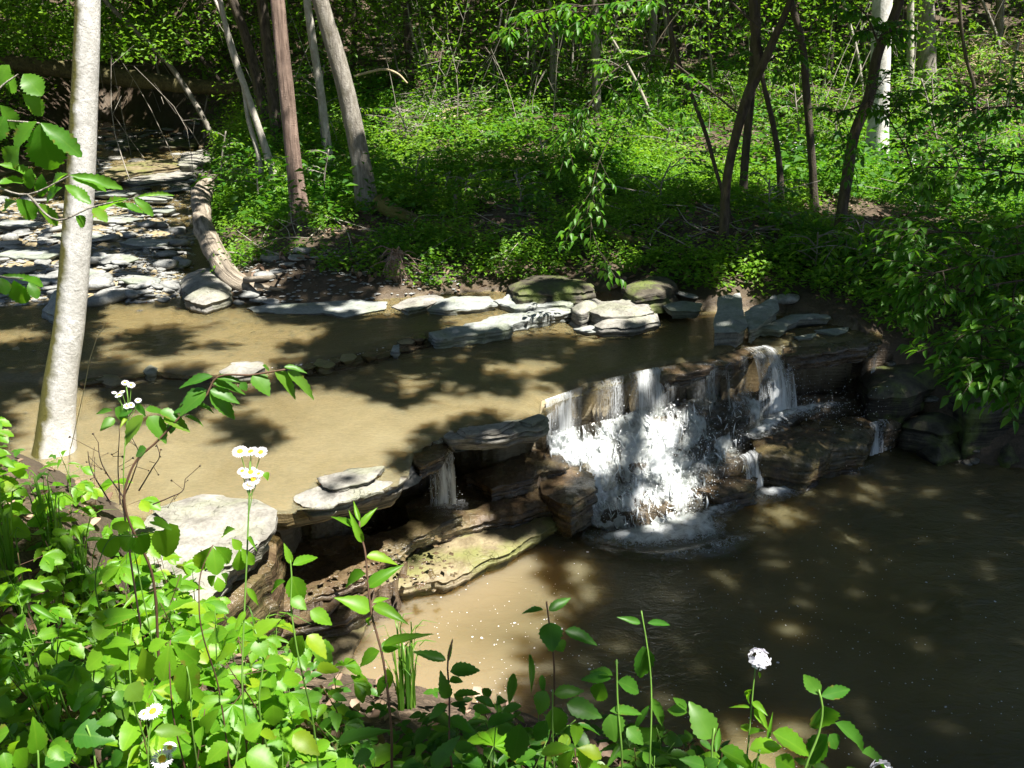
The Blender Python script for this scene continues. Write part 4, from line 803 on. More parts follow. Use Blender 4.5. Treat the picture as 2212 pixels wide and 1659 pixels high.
tree('forked_tree', [(1563, 552), (1565, 470), (1570, 390), (1588, 300), (1616, 205), (1640, 140), (1633, 90), (1627, -5)], [24, 22, 21, 21, 24, 25, 22, 20], 'bark_dark', 'dark forked tree at the water edge splitting into two limbs', sides=18, disp=.1, forks=(([(1630, 175), (1652, 130), (1674, 80), (1692, 40), (1710, -5)], [22, 20, 19, 16, 15], -.2),))
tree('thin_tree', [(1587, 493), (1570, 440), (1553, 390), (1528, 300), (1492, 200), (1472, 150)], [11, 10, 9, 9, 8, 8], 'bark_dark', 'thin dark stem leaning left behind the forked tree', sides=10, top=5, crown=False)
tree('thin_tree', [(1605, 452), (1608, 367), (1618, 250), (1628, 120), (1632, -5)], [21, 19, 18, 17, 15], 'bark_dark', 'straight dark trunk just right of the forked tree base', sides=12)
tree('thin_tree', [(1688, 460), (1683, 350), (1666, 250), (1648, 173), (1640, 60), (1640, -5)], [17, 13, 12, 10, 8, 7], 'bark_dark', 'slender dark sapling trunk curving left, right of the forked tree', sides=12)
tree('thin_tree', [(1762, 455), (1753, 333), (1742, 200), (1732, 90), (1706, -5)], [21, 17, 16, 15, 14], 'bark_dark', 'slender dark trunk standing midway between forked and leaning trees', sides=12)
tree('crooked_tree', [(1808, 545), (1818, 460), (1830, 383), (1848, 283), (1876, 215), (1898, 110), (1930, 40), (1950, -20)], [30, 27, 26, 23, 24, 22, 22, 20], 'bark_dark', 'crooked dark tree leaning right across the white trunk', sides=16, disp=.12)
tree('white_tree', [(1895, 362), (1897, 267), (1902, 133), (1906, -5)], [48, 44, 42, 42], 'bark_white', 'big white sunlit trunk behind the crooked dark tree', sides=22, disp=.06, flare=.25)
tree('slope_tree', [(1968, 232), (1967, 130), (1967, -5)], [18, 16, 15], 'bark_light', 'slim pale trunk close beside the broad brown trunk', sides=12)
tree('slope_tree', [(2002, 208), (2000, 100), (1997, -5)], [42, 40, 38], 'bark_grey', 'broad brown trunk high on the right slope by the brush pile', sides=18, flare=.2)
tree('thin_tree', [(1866, 205), (1852, 117), (1835, 50), (1820, -5)], [8, 8, 7, 7], 'bark_light', 'very thin pale sapling stem left of the white trunk', 'sapling', sides=8, top=5, crown=False)
tree('thin_tree', [(2104, 330), (2104, 260), (2106, 200), (2085, 117), (2072, -5)], [11, 10, 9, 8, 8], 'bark_dark', 'thin dark crooked stem in front of the brush pile', 'sapling', sides=8, top=6, crown=False)
tree('thin_tree', [(2170, 170), (2150, 70), (2130, 20), (2118, -5)], [9, 8, 7, 7], 'bark_grey', 'thin grey stem rising out of the brush pile', 'sapling', sides=8, top=6, crown=False)
for i, (u, v, u2, v2, w, D) in enumerate([(60, 120, 40, -10, 18, 24), (290, 130, 300, -10, 14, 25), (1015, 200, 1005, -10, 9, 24), (1190, 225, 1187, -10, 11, 22), (1450, 200, 1445, -10, 12, 23), (1790, 180, 1795, -10, 14, 24), (1400, 150, 1412, -10, 18, 27), (1100, 140, 1105, -10, 16, 28), (760, 150, 765, -10, 14, 26), (2150, 120, 2160, -10, 20, 26)]):
    tree('forest_tree', [(u, v), ((u + u2) / 2 + 4, (v + v2) / 2), (u2, v2)], [w, w * .9, w * .85], 'bark_dark' if i % 3 else 'bark_grey', 'dim trunk in the shaded woods high on the far slope', 'tree', 'dim trunks in the far woods', sides=10, crown=i % 2 == 0, disp=.08)
# two big trees rooted just outside the frame whose branches hang into it
oak_loc = np.array([-3.3, 1.3, gz(-3.3, 1.3)]); th_oak = thing('oak_tree', 'oak on the near bank whose big toothed leaves hang in at the left edge', 'tree', tuple(oak_loc))
b = MB(); S = spline(np.array([[*oak_loc - [0, 0, .1], .2], [-3.3, 1.3, 4, .17], [-3.1, 1.5, 7, .12], [-2.8, 1.9, 10, .05]]), 60); tube(b, S[:, :3], S[:, 3], 16, .5, .12, 9, 3, 5, True, .3); b.build('trunk', M['bark_grey'], th_oak); TREES.append((th_oak, np.array([-1.5, 2, 8])))
ev = np.array([5.6, 6.9, gz(5.6, 6.9)]); th_sp = thing('beech_tree', 'leafy beech leaning in from the right, its drooping sprays over the pool edge', 'tree', tuple(ev))
b = MB(); S = spline(np.array([[*ev - [0, 0, .1], .16], [5.5, 6.8, 3, .14], [5.2, 6.6, 6, .1], [4.6, 6.3, 9, .05]]), 60); tube(b, S[:, :3], S[:, 3], 16, .5, .08, 9, 6, 5, True, .3); b.build('trunk', M['bark_grey'], th_sp); TREES.append((th_sp, np.array([4.2, 5.5, 8])))

# ------------------------------------------------------------------ sunlight openings in the canopy, by where the sun reaches in the photo
def E(u0, v0, u1, v1): return [((u0 + u1) / 2 + (u1 - u0) / 2 * math.cos(a), (v0 + v1) / 2 + (v1 - v0) / 2 * math.sin(a)) for a in np.linspace(0, 6.28, 14)[:-1]]
LITP = [(.0, [(-400, -200), (2600, -200), (2600, 1900), (-400, 1900)]),
 (.45, [(-400, -40), (480, -40), (480, 130), (-400, 130)]), (.13, [(640, -40), (1500, -40), (1500, 200), (640, 200)]), (.4, [(1950, -40), (2400, -40), (2400, 130), (1950, 130)]),
 (.80, [(690, 280), (780, 240), (950, 225), (1080, 235), (1300, 235), (1500, 200), (1720, 170), (1900, 180), (2030, 130), (2400, 130), (2400, 490), (2000, 480), (1850, 455), (1700, 460), (1560, 420), (1400, 415), (1300, 400), (1200, 350), (1000, 345), (860, 400), (800, 340)]),
 (.98, [(830, 250), (1080, 280), (1180, 330), (1000, 352), (870, 330)]), (.9, [(1720, 290), (2400, 200), (2400, 470), (1950, 462), (1750, 430)]), (.75, [(2030, 120), (2300, 120), (2300, 280), (2040, 280)]),
 (.6, [(460, 330), (600, 375), (780, 440), (760, 500), (560, 560), (430, 480)]), (.8, E(1240, 370, 1330, 420)),
 (.62, [(-300, 425), (395, 420), (400, 640), (-300, 655)]), (.9, [(205, 345), (380, 318), (475, 320), (455, 372), (300, 398), (200, 390)]), (.8, [(400, 390), (470, 420), (560, 560), (620, 570), (610, 640), (440, 640), (400, 560)]),
 (.8, [(840, 595), (930, 600), (910, 668), (780, 690), (800, 640)]), (.7, [(930, 630), (1230, 625), (1230, 700), (960, 720)]), (.8, [(1235, 630), (1420, 635), (1425, 695), (1240, 700)]), (.8, E(1555, 565, 1640, 640)), (.75, [(590, 640), (840, 640), (830, 690), (600, 680)]),
 (.9, [(200, 650), (520, 655), (610, 690), (640, 770), (490, 812), (220, 780)]), (.7, E(-150, 695, 120, 735)), (.05, E(275, 733, 425, 760)), (.45, [(200, 780), (330, 770), (520, 812), (480, 830), (240, 840)]),
 (.12, [(-200, 745), (150, 745), (330, 830), (420, 830), (480, 860), (380, 905), (200, 900), (60, 900), (-200, 880)]),
 (.93, [(20, 945), (240, 915), (420, 890), (560, 840), (760, 810), (880, 860), (900, 950), (850, 1000), (640, 1090), (330, 1110), (0, 1010)]),
 (.26, [(560, 668), (900, 690), (900, 760), (640, 785), (600, 710)]), (.30, [(640, 800), (900, 755), (1180, 765), (1200, 870), (1040, 920), (900, 900), (800, 840)]), (.9, E(1040, 768, 1220, 808)), (.85, E(990, 850, 1160, 905)), (.75, E(800, 800, 920, 850)), (.3, E(1180, 745, 1330, 790)),
 (.97, [(285, 1060), (600, 1060), (800, 990), (900, 975), (965, 915), (1180, 870), (1195, 930), (1000, 960), (900, 1060), (600, 1210), (450, 1310), (270, 1260)]),
 (.70, [(560, 1180), (860, 1080), (1000, 1000), (1240, 960), (1260, 1090), (1100, 1190), (1000, 1250), (800, 1330), (560, 1340)]), (.15, E(1080, 1020, 1200, 1070)),
 (.18, [(1180, 840), (1330, 810), (1630, 760), (1700, 900), (1600, 1060), (1500, 1150), (1300, 1180), (1200, 1000)]), (.93, [(1165, 845), (1320, 825), (1340, 950), (1300, 1060), (1230, 1060), (1180, 950)]), (.85, E(1375, 860, 1475, 1010)), (.9, E(1330, 1040, 1470, 1150)), (.3, E(1610, 850, 1780, 920)),
 (.92, [(770, 1330), (1010, 1235), (1170, 1165), (1210, 1270), (1290, 1300), (1180, 1420), (1080, 1580), (680, 1580), (700, 1450)]), (.15, E(1180, 1170, 1320, 1290)), (.0, [(1500, 1110), (2000, 1120), (2100, 1230), (1700, 1300), (1450, 1260)]), (.12, [(1200, 1300), (1420, 1340), (1350, 1470), (1080, 1580)]), (.0, E(1520, 1380, 1800, 1480)), (.0, E(2000, 1150, 2300, 1450)),
 (.97, [(-300, 930), (60, 950), (330, 1060), (600, 1300), (720, 1450), (680, 1560), (660, 1900), (-300, 1900)]), (.40, [(-100, 1400), (120, 1390), (330, 1560), (560, 1700), (-100, 1900)]), (.3, [(-100, 1160), (80, 1160), (110, 1330), (-100, 1330)]),
 (.10, [(720, 1540), (1160, 1560), (1200, 1900), (720, 1900)]), (.12, [(1100, 1480), (1530, 1500), (1500, 1640), (1150, 1640)]), (.75, E(1180, 1600, 1340, 1760)), (.5, [(1480, 1560), (1860, 1540), (1900, 1900), (1400, 1900)])]
MS = 6; mu, mv = np.meshgrid(np.arange(-400, 2600, MS), np.arange(-200, 1900, MS)); LITM = np.zeros(mu.shape)
for val, P in LITP: LITM[inpoly(mu + .5, mv + .5, np.array(P, float))] = val
def lit_at(P):
    u, v = project(P); i = np.clip(((v + 200) / MS).astype(int), 0, LITM.shape[0] - 1); j = np.clip(((u + 400) / MS).astype(int), 0, LITM.shape[1] - 1); return LITM[i, j]
def blot(P, s, off=0): x = f2(P[:, 0], P[:, 1], s, 3, 51 + off); r = np.empty(len(x)); r[np.argsort(x)] = (np.arange(len(x)) + .5) / len(x); return r
LIT_PTS = [atd(150, 700, 5.0), atd(170, 450, 5.0), atd(180, 200, 5.0), atd(130, 850, 5.0), atd(188, 30, 5.1), hit(1897, 330) + [0, 0, .5], hit(1897, 330) + [0, 0, 1.2], hit(1897, 330) + [0, 0, 1.9], atd(1640, 1425, 1.9), atd(540, 1010, 1.5)]
LIT_MORE = [(atd(u, v, D), r, p) for u, v, D, r, p in [(2000, 600, 6.6, .5, .45), (2100, 700, 6.3, .5, .5), (2150, 560, 6.8, .5, .4), (2050, 400, 7, .6, .5), (1960, 740, 6.2, .3, .6), (2180, 790, 5.9, .3, .5), (1225, 530, 8, .2, 1), (1300, 400, 8, .3, 1), (1340, 605, 8, .2, 1), (1270, 480, 8, .2, 1), (1130, 35, 8.2, .3, 1), (1230, 30, 8.2, .3, 1), (1360, 25, 8.2, .3, 1), (1290, 140, 8.8, .3, 1), (1500, 165, 8.8, .3, 1), (1250, 310, 8.8, .3, .8), (1400, 220, 8.8, .3, .8), (60, 220, 1.9, .22, 1), (100, 320, 1.9, .22, 1), (60, 440, 1.9, .2, 1), (180, 400, 1.9, .2, 1), (300, 430, 1.9, .2, 1), (450, 850, 2.3, .25, 1), (600, 810, 2.3, .2, 1), (320, 910, 2.3, .2, .7), (790, 1200, 1.95, .2, 1), (790, 1300, 1.95, .2, 1), (1700, 1600, 1.7, .2, 1), (1240, 1610, 1.7, .15, 1)]] + [(atz(u, v, z), r, 1.) for u, v, z, r in [(1262, 648, 1.24, .25), (1340, 655, 1.22, .3), (1395, 660, 1.2, .25), (1310, 685, 1.1, .2), (1600, 605, 1.3, .3), (880, 640, 1.1, .35), (1000, 645, 1.1, .25), (1060, 695, 1.08, .25), (1130, 668, 1.08, .25), (520, 790, 1.05, .3), (320, 785, 1.05, .2), (1400, 600, 1.36, .15)]]
def canopy(x0, x1, y0, y1, n, leaf, hmin, hmax, sc, tag_):
    x = rng.uniform(x0, x1, n); y = rng.uniform(y0, y1, n); z = np.maximum(terrain(x, y), 0); G = np.c_[x, y, z + .05]
    L = lit_at(G) * (G[:, 1] > .6); u_, v_ = project(G); thin = .32 * np.exp(-(((u_ - 1740) / 170) ** 2 + ((v_ - 1185) / 80) ** 2)) + .2 * np.exp(-(((u_ - 2120) / 150) ** 2 + ((v_ - 1180) / 110) ** 2)) + .35 * np.exp(-(((u_ - 1300) / 120) ** 2 + ((v_ - 1380) / 120) ** 2)); keep = (blot(G, sc) > L) & (rng.random(n) > thin); G = G[keep]; n = len(G)
    h = rng.uniform(hmin, hmax, n) + .8 * fbm(np.c_[G[:, :2] * .8, 0 * G[:, 0]], 2, 3); P = G + SD * ((h + 1.2 - np.minimum(G[:, 2], 1.2)) / SD[2])[:, None]
    for q, rad, pr in [(q, .36, 1.) for q in LIT_PTS] + LIT_MORE:
        w = P - q; dd = np.linalg.norm(w - (w @ SD)[:, None] * SD, axis=1); k = (dd > rad) | (w @ SD < 0) | (blot(P, 2.5, 7) > pr); P = P[k]
    n = len(P); U = nrm(SD[None] + .55 * rng.normal(size=(n, 3))); Fd = rdir(n); s = leaf * rng.uniform(.6, 1.35, n)
    return P, Fd, U, s, s * .68, rng.random(n)
CAN = [canopy(-11, 9, -9, .6, 42000, .3, 5, 10, 1., 0), canopy(-8, 8.5, .6, 12, 115000, .18, 5.5, 11.5, 1.5, 0), canopy(-24, 20, 12, 32, 170000, .26, 4.5, 9.5, 1.5, 1), canopy(-34, 32, 30, 54, 48000, .5, 5, 9, .6, 2)]  # first layer is unseen behind the camera, added to block sky light
CA = [np.concatenate([c[i] for c in CAN]) for i in range(6)]
tops = np.array([t[1][:2] for t in TREES]); own = np.argmin(np.linalg.norm(CA[0][:, None, :2] - tops[None], axis=-1), axis=1)
for i, (th, tp) in enumerate(TREES):
    k = own == i
    if k.sum() == 0: continue
    mb = MB(); leaf_batch(mb, T_FAR, *[a[k] for a in CA]); mb.build('crown', M['leaf_canopy'], th, False)  # unseen overhead leaves, placed along the sun direction to shape the dappled shade

# ------------------------------------------------------------------ twigs, sprays, saplings
def twig(tw, P, r0, r1, sides=5, n=None):
    S = spline(np.asarray(P, float), n or max(4, len(P) * 3)); tube(tw, S, np.linspace(r0, r1, len(S)), sides, random.random(), cap=False); return S
def leaves_along(lv, S, leafL, n, up=(0, 0, 1), start=.15, ratio=.5, droop=.25, jit=.25, end=True):
    d = np.r_[0, np.cumsum(np.linalg.norm(np.diff(S, axis=0), axis=1))]; up = np.array(up, float)
    for i in range(n):
        t = start + (1 - start) * (i + .5) / n; q = np.array([np.interp(t * d[-1], d, S[:, k]) for k in range(3)]); j = min(len(S) - 2, int(t * (len(S) - 1))); ax = nrm((S[j + 1] - S[j])[None])[0]
        sd = np.cross(up, ax); sd = nrm(sd[None])[0] * (1 if i % 2 else -1); f = ax * .55 + sd * .85 + np.array([0, 0, -droop]) + rng.normal(0, jit, 3) * .6; L = leafL * random.uniform(.7, 1.2)
        lv.add(q + f * .01, f, up + rng.normal(0, jit, 3), L, L * ratio * random.uniform(.85, 1.15))
    if end: ax = nrm((S[-1] - S[-2])[None])[0]; lv.add(S[-1], ax + np.array([0, 0, -droop]), up + rng.normal(0, jit, 3), leafL, leafL * ratio)
def spray_branch(tw, lv, p0, p1, leafL, n, nsub=4, r=.006, sag=.12, sub=.45, droop=.25, up=(0, 0, 1), ratio=.5):
    p0, p1 = np.array(p0, float), np.array(p1, float); L = np.linalg.norm(p1 - p0); mid = (p0 + p1) / 2 + np.array([0, 0, sag * L]) + rng.normal(0, .03 * L, 3)
    S = twig(tw, [p0, mid, p1], r, r * .35, 5, 10); leaves_along(lv, S, leafL, n, up, .35, ratio, droop)
    ax = nrm((p1 - p0)[None])[0]; sd = nrm(np.cross(np.array(up, float), ax)[None])[0]
    for k in range(nsub):
        t = .2 + .7 * (k + random.random() * .6) / max(nsub, 1); q = S[int(t * (len(S) - 1))]; f = ax * .6 + sd * (1 if k % 2 else -1) * random.uniform(.5, 1) + rng.normal(0, .15, 3) + np.array([0, 0, -.15]); l = L * sub * (1.15 - t) * random.uniform(.7, 1.2) + leafL
        S2 = twig(tw, [q, q + f * l * .5 + [0, 0, .03 * l], q + f * l + [0, 0, -.05 * l]], r * .5, r * .25, 4, 6); leaves_along(lv, S2, leafL, max(3, int(l / leafL * 1.9)), up, .1, ratio, droop)
def sapling(name, px, wpx, label, leafL, nb, blen, m='bark_grey', ml='leaf_far', group=None, t0=.25, top=None, cat='sapling', nl=5, nsub=3, rr=None, updir=.15):
    P0 = hit(*px[0]); P = px_path(px, P0[1]); P[0] = P0 - [0, 0, .03]; r = np.array(wpx) * ((P - CAM) @ FW) / F_PX / 2
    if top: P = np.r_[P, [P[-1] + nrm((P[-1] - P[-2])[None])[0] * top]]; r = np.r_[r, r[-1] * .5]
    S = spline(np.c_[P, r], 24); th = thing(name, label, cat, tuple(P0), group); tw = MB(); lv = Leaves(); tube(tw, S[:, :3], np.maximum(S[:, 3], .003), 7, .5, .08, 9, 3, 4)
    for k in range(nb):
        t = t0 + (1 - t0) * (k + random.random() * .7) / nb; q = S[min(len(S) - 1, int(t * (len(S) - 1))), :3]; a = random.uniform(0, 6.28); d = np.array([math.cos(a), math.sin(a) * .8, updir + random.uniform(-.15, .25)]); spray_branch(tw, lv, q, q + d * blen * random.uniform(.6, 1.2), leafL, nl, nsub, .008)
    tw.build('trunk', M[m], th); lv.mb(T_MID if leafL > .07 else T_FAR).build('crown', M[ml], th); return th
sap = [([(918, 215), (905, 120), (890, 70), (880, 10)], [6, 5, 4, 3], 'thin pale sapling with a few yellow-green leaf tufts left of centre', 9, .9), ([(932, 225), (920, 130), (905, 60)], [6, 5, 4], 'thin bare pale sapling beside the leaf-tufted one', 4, .6), ([(1200, 220), (1196, 100), (1185, -5)], [8, 7, 6], 'pale slender sapling on the mid slope right of the brushwood', 8, 1.1), ([(1235, 170), (1238, 90), (1243, 20)], [5, 5, 4], 'hair-thin sapling just left of the rough straight trunk', 6, .9),
 ([(1328, 205), (1328, 110), (1331, -5)], [6, 5, 5], 'slim grey sapling right of the rough straight trunk', 7, 1.), ([(1420, 290), (1390, 210), (1355, 140), (1320, 80)], [7, 7, 6, 5], 'slanting grey sapling leaning left across the slope', 10, 1.1), ([(1467, 145), (1442, 70), (1430, -5)], [9, 8, 7], 'thicker slanting sapling high above the slanting grey one', 6, 1.), ([(1545, 260), (1540, 180), (1532, 90), (1530, -5)], [5, 5, 4, 4], 'thin leafy sapling left of the forked tree', 10, 1.),
 ([(870, 200), (855, 130), (840, 60)], [6, 5, 4], 'slanting sapling in the dark gap behind the stout leaning tree', 7, .8), ([(1065, 200), (1070, 110), (1085, 20)], [5, 5, 4], 'sparse sapling rising in the dark middle woods', 7, 1.), ([(1130, 190), (1140, 100), (1128, 20)], [5, 4, 4], 'sparse sapling with drooping twigs in the dark middle woods', 7, 1.), ([(1735, 330), (1722, 250), (1715, 180)], [4, 4, 3], 'low leafy sapling in sun between two dark stems', 8, .7), ([(1665, 250), (1662, 170), (1670, 60)], [5, 4, 4], 'leafy sapling behind the fork of the dark forked tree', 9, .9),
 ([(2030, 330), (2010, 240), (1990, 170)], [5, 4, 4], 'leafy sapling in front of the broad brown trunk', 8, .8), ([(2160, 300), (2180, 200), (2200, 90)], [6, 5, 5], 'leafy sapling at the right edge before the brush pile', 9, 1.), ([(700, 330), (690, 230), (700, 140)], [5, 4, 4], 'leafy sapling between the cedar and the slim straight tree', 7, .8), ([(350, 190), (335, 110), (345, 20)], [6, 5, 5], 'leafy sapling above the fallen log right of the pale trunk', 12, 1.4), ([(250, 185), (240, 110), (250, 20)], [6, 5, 5], 'leafy sapling above the fallen log next to the pale trunk', 12, 1.4), ([(100, 130), (95, 60), (90, -10)], [7, 6, 6], 'leafy sapling above the fallen log left of the pale trunk', 12, 1.5), ([(430, 150), (440, 70), (430, -10)], [6, 6, 5], 'leafy sapling behind the crossing leaning stems', 11, 1.3), ([(20, 130), (15, 60), (20, -10)], [7, 6, 6], 'leafy sapling at the top left corner of the woods', 11, 1.5)]
for px, w, lab, nb, bl in sap: sapling('sapling', px, w, lab, .095, nb, bl, 'twig_grey' if 'pale' in lab or 'bare' in lab or 'grey' in lab else 'bark_grey')

spots = [(760, 330), (870, 330), (960, 240), (1040, 330), (1130, 280), (1180, 380), (1270, 280), (1360, 330), (1440, 360), (1500, 300), (1590, 260), (1680, 330), (1740, 260), (1800, 330), (1950, 300), (2030, 380), (2120, 420), (2200, 350), (900, 420), (1010, 440), (1120, 460), (1430, 450), (1660, 480), (1720, 520), (560, 450), (700, 440), (480, 420), (1900, 560), (1980, 590), (1760, 590), (2060, 620), (2150, 600), (1850, 610), (640, 300), (1050, 190), (1350, 200), (1470, 230), (1620, 180), (1700, 200), (1780, 230), (1840, 180), (1930, 260), (2010, 290), (2080, 340), (2180, 280), (1560, 210), (1420, 260), (1250, 200), (1150, 180), (980, 190), (1660, 260), (2140, 360), (1990, 440), (560, 300), (440, 300), (680, 250)]
for k, (u, v) in enumerate(spots):
    hh = random.uniform(45, 110 if k < 38 else 150) * (1.25 if v > 400 else 1); sapling('understory_shrub', [(u, v), (u + random.uniform(-8, 8), v - hh * .5), (u + random.uniform(-18, 18), v - hh)], [4, 3.5, 3], 'low leafy shrub standing knee-high among the far bank herbs', random.choice([.075, .09, .105]), random.randint(6, 10), random.uniform(.35, .7), 'bark_grey', random.choice(['leaf_far', 'leaf_shrub', 'leaf_far']), 'leafy shrubs of the far bank', t0=.15, cat='shrub', nsub=3)
# hanging branches near the top, leafy beech sprays at the right, the twig over the far shore
def branch_thing(name, label, path, D, leafL, tips, parent=None, m='leaf_shrub', r=.012, D1=None, n=7, nsub=5, cat='branch', part=False, tpl=None, wm='bark_dark', sag=.05, sub=.45):
    P = np.array([atd(u, v, D + ((D1 or D) - D) * i / max(1, len(path) - 1)) for i, (u, v) in enumerate(path)])
    tw = MB(); lv = Leaves(); S = twig(tw, P, r, r * .4, 6, 24)
    for (u, v, dd) in tips:
        q = atd(u, v, D + dd); j = int(np.argmin(np.linalg.norm(S - q, axis=1) + .25 * np.arange(len(S))[::-1] / len(S))); spray_branch(tw, lv, S[max(0, j - 2)], q, leafL, n, nsub, r * .5, sag, sub)
    if n: leaves_along(lv, S, leafL, max(4, n), (0, 0, 1), .5)
    if part: return tw, lv
    th = thing(name, label, cat, tuple(P[0])) if parent is None else parent
    tw.build('twig' if parent is None else 'limb', M[wm], th); lv.mb(tpl or T_MID).build('foliage', M[m], th); return th
forked = [t for t, _ in TREES if t.name == 'forked_tree'][0]; crooked = [t for t, _ in TREES if t.name == 'crooked_tree'][0]
branch_thing('', '', [(1640, 60), (1520, -30), (1400, 0), (1280, 12), (1180, 22), (1090, 60)], 8.2, .09, [(1075, 75, 0), (1120, 35, .1), (1200, 15, 0), (1215, 60, .2), (1290, 40, .1), (1335, 8, -.1), (1375, 45, .1), (1390, 15, 0), (1150, 85, .3), (1250, 75, .2)], forked)
branch_thing('', '', [(1600, 250), (1500, 170), (1420, 120), (1330, 150), (1260, 250)], 8.8, .085, [(1480, 165, 0), (1530, 170, .1), (1290, 140, 0), (1340, 115, .1), (1400, 190, .2), (1250, 310, .1), (1210, 370, 0), (1400, 270, 0), (1330, 230, .1), (1440, 230, -.1), (1190, 330, .2), (1250, 235, 0)], forked)
branch_thing('', '', [(1640, 150), (1680, 120), (1720, 110)], 9.6, .09, [(1600, 40, .1), (1580, 90, 0), (1700, 60, 0), (1690, 170, .2), (1720, 125, .1), (1560, 130, 0)], forked)
branch_thing('', '', [(1560, -80), (1440, 60), (1340, 250), (1285, 380), (1275, 450), (1285, 520), (1330, 600)], 8.0, .085, [(1215, 530, 0), (1228, 500, .05), (1262, 480, 0), (1300, 430, 0), (1262, 395, .05), (1345, 607, 0), (1320, 590, .05), (1275, 520, 0), (1325, 400, 0), (1290, 470, .1)], forked, n=3, nsub=1, sag=.0, r=.006)
branch_thing('', '', [(1900, 100), (1860, 20), (1830, 0), (1780, -5)], 8.6, .09, [(1840, 25, 0), (1870, 35, .1), (1900, 60, 0), (1950, 45, .1), (1800, 15, 0), (1935, 90, .2), (1970, 70, .1), (1860, 70, 0)], crooked)
branch_thing('', '', [(1875, 217), (1850, 232), (1800, 240), (1760, 235)], 9.0, .085, [(1830, 240, 0), (1790, 235, 0), (1885, 240, .1), (1920, 245, 0), (1860, 345, 0), (1850, 400, .1), (1895, 160, 0), (1950, 120, 0)], crooked, n=4)
tw = MB(); lv = Leaves()
for path, D, tips in [
  ([(2420, 520), (2250, 540), (2100, 570), (1980, 600)], 6.6, [(1985, 640, 0), (1930, 590, .1), (1900, 560, .2), (2040, 660, -.1), (2090, 600, 0), (1990, 540, .2), (2130, 560, -.1), (2060, 520, .1), (1950, 625, .1)]),
  ([(2420, 560), (2280, 620), (2180, 680), (2090, 720)], 6.2, [(1980, 760, 0), (2030, 735, .1), (2060, 765, 0), (2120, 760, -.1), (2100, 690, .1), (2160, 720, -.2), (2210, 770, -.2), (2190, 830, -.1), (2140, 800, 0), (2230, 690, -.2), (2165, 645, 0)]),
  ([(2420, 380), (2250, 380), (2120, 365), (2000, 360)], 7.2, [(1960, 370, 0), (1985, 320, .1), (1950, 420, 0), (2040, 300, .1), (2060, 400, -.1), (2110, 330, 0), (2150, 400, -.1), (2190, 330, -.2), (2200, 400, -.2), (2000, 420, .1), (2090, 270, .2)]),
  ([(2420, 420), (2270, 470), (2150, 500), (2000, 500)], 6.9, [(1900, 500, 0), (1930, 470, .1), (1880, 540, 0), (1985, 470, .2), (2050, 470, 0), (2110, 480, -.1), (2180, 500, -.2), (2215, 460, -.2), (1950, 520, .1), (2200, 550, -.2)]),
  ([(2420, 250), (2300, 240), (2180, 230), (2080, 240)], 7.6, [(2010, 230, 0), (2060, 210, .1), (2120, 260, 0), (2180, 250, -.1), (2200, 200, 0), (2050, 260, 0), (2150, 180, .2), (2200, 120, .1)]),
  ([(2420, 600), (2260, 600), (2120, 620), (1960, 660)], 6.9, [(1900, 640, 0), (1930, 690, 0), (1985, 700, .1), (2030, 620, .1), (2080, 660, 0), (2130, 640, 0), (2190, 660, -.1), (2060, 590, .2), (2000, 570, .2), (1960, 600, .2), (1890, 600, .3), (2150, 700, 0), (2210, 620, 0)]),
  ([(2420, 500), (2280, 520), (2150, 530), (2020, 550)], 7.4, [(1850, 560, 0), (1900, 530, .1), (1870, 510, .2), (1960, 540, .1), (2020, 510, .1), (2080, 560, 0), (2140, 520, 0), (2200, 540, 0), (2110, 600, .1), (1940, 570, 0), (2050, 470, .2)]),
  ([(2420, 640), (2300, 740), (2220, 800)], 5.9, [(2200, 800, 0), (2170, 760, 0), (2230, 850, 0), (2150, 840, .1), (2215, 720, 0), (2080, 830, .1), (2000, 800, .2), (2130, 880, 0), (2050, 860, .1), (2190, 880, 0), (2030, 770, .2)]),
  ([(1980, 400), (1960, 330), (1910, 240)], 8.4, [(1960, 310, 0), (1990, 250, 0), (1935, 225, .1), (2000, 185, .1), (1955, 180, 0)])]:
    t_, l_ = branch_thing('', '', path, D, .092, tips, part=True, r=.012)
    tw.V += t_.V; [tw.F[k].extend([f + tw.n for f in t_.F[k]]) for k in (3, 4)]; tw.r += t_.r; tw.uv += t_.uv; tw.n += t_.n
    for k in 'pfulwr': getattr(lv, k).extend(getattr(l_, k))
tw.build('branches', M['bark_dark'], th_sp); lv.mb(leaf_tpl(6, 'ovate', 0, .2, .3)).build('foliage', M['leaf_shrub'], th_sp)

# ------------------------------------------------------------------ far bank ground cover, woods, brush, logs
def plants(n, x0, x1, y0, y1, hmin, hmax, leaf, k, fn):
    x = rng.uniform(x0, x1, n); y = rng.uniform(y0, y1, n); z, T_ = terrain(x, y, True); ok = (~T_['near']) & (T_['dw'] > .1) & (rng.random(n) < fn(x, y, T_)); x, y, z = x[ok], y[ok], z[ok]; n = len(x)
    h = rng.uniform(hmin, hmax, n) * (.5 + f2(x, y, .9, 2, 71)); a = rng.uniform(0, 6.28, (n, k)); r = rng.uniform(.2, 1, (n, k)) * (leaf * 1.3); hh = h[:, None] * rng.uniform(.35, 1., (n, k))
    P = np.stack([x[:, None] + r * np.cos(a), y[:, None] + r * np.sin(a), z[:, None] + hh], -1).reshape(-1, 3); Fd = np.stack([np.cos(a), np.sin(a), rng.uniform(-.5, .25, (n, k))], -1).reshape(-1, 3)
    m = len(P); U = np.c_[rng.normal(0, .35, (m, 2)), np.ones(m)]; s = leaf * rng.uniform(.55, 1.3, m); return P, Fd, U, s, s * .58, np.clip(np.repeat(f2(x, y, .8, 2, 77), k) + rng.normal(0, .2, m), 0, 1)
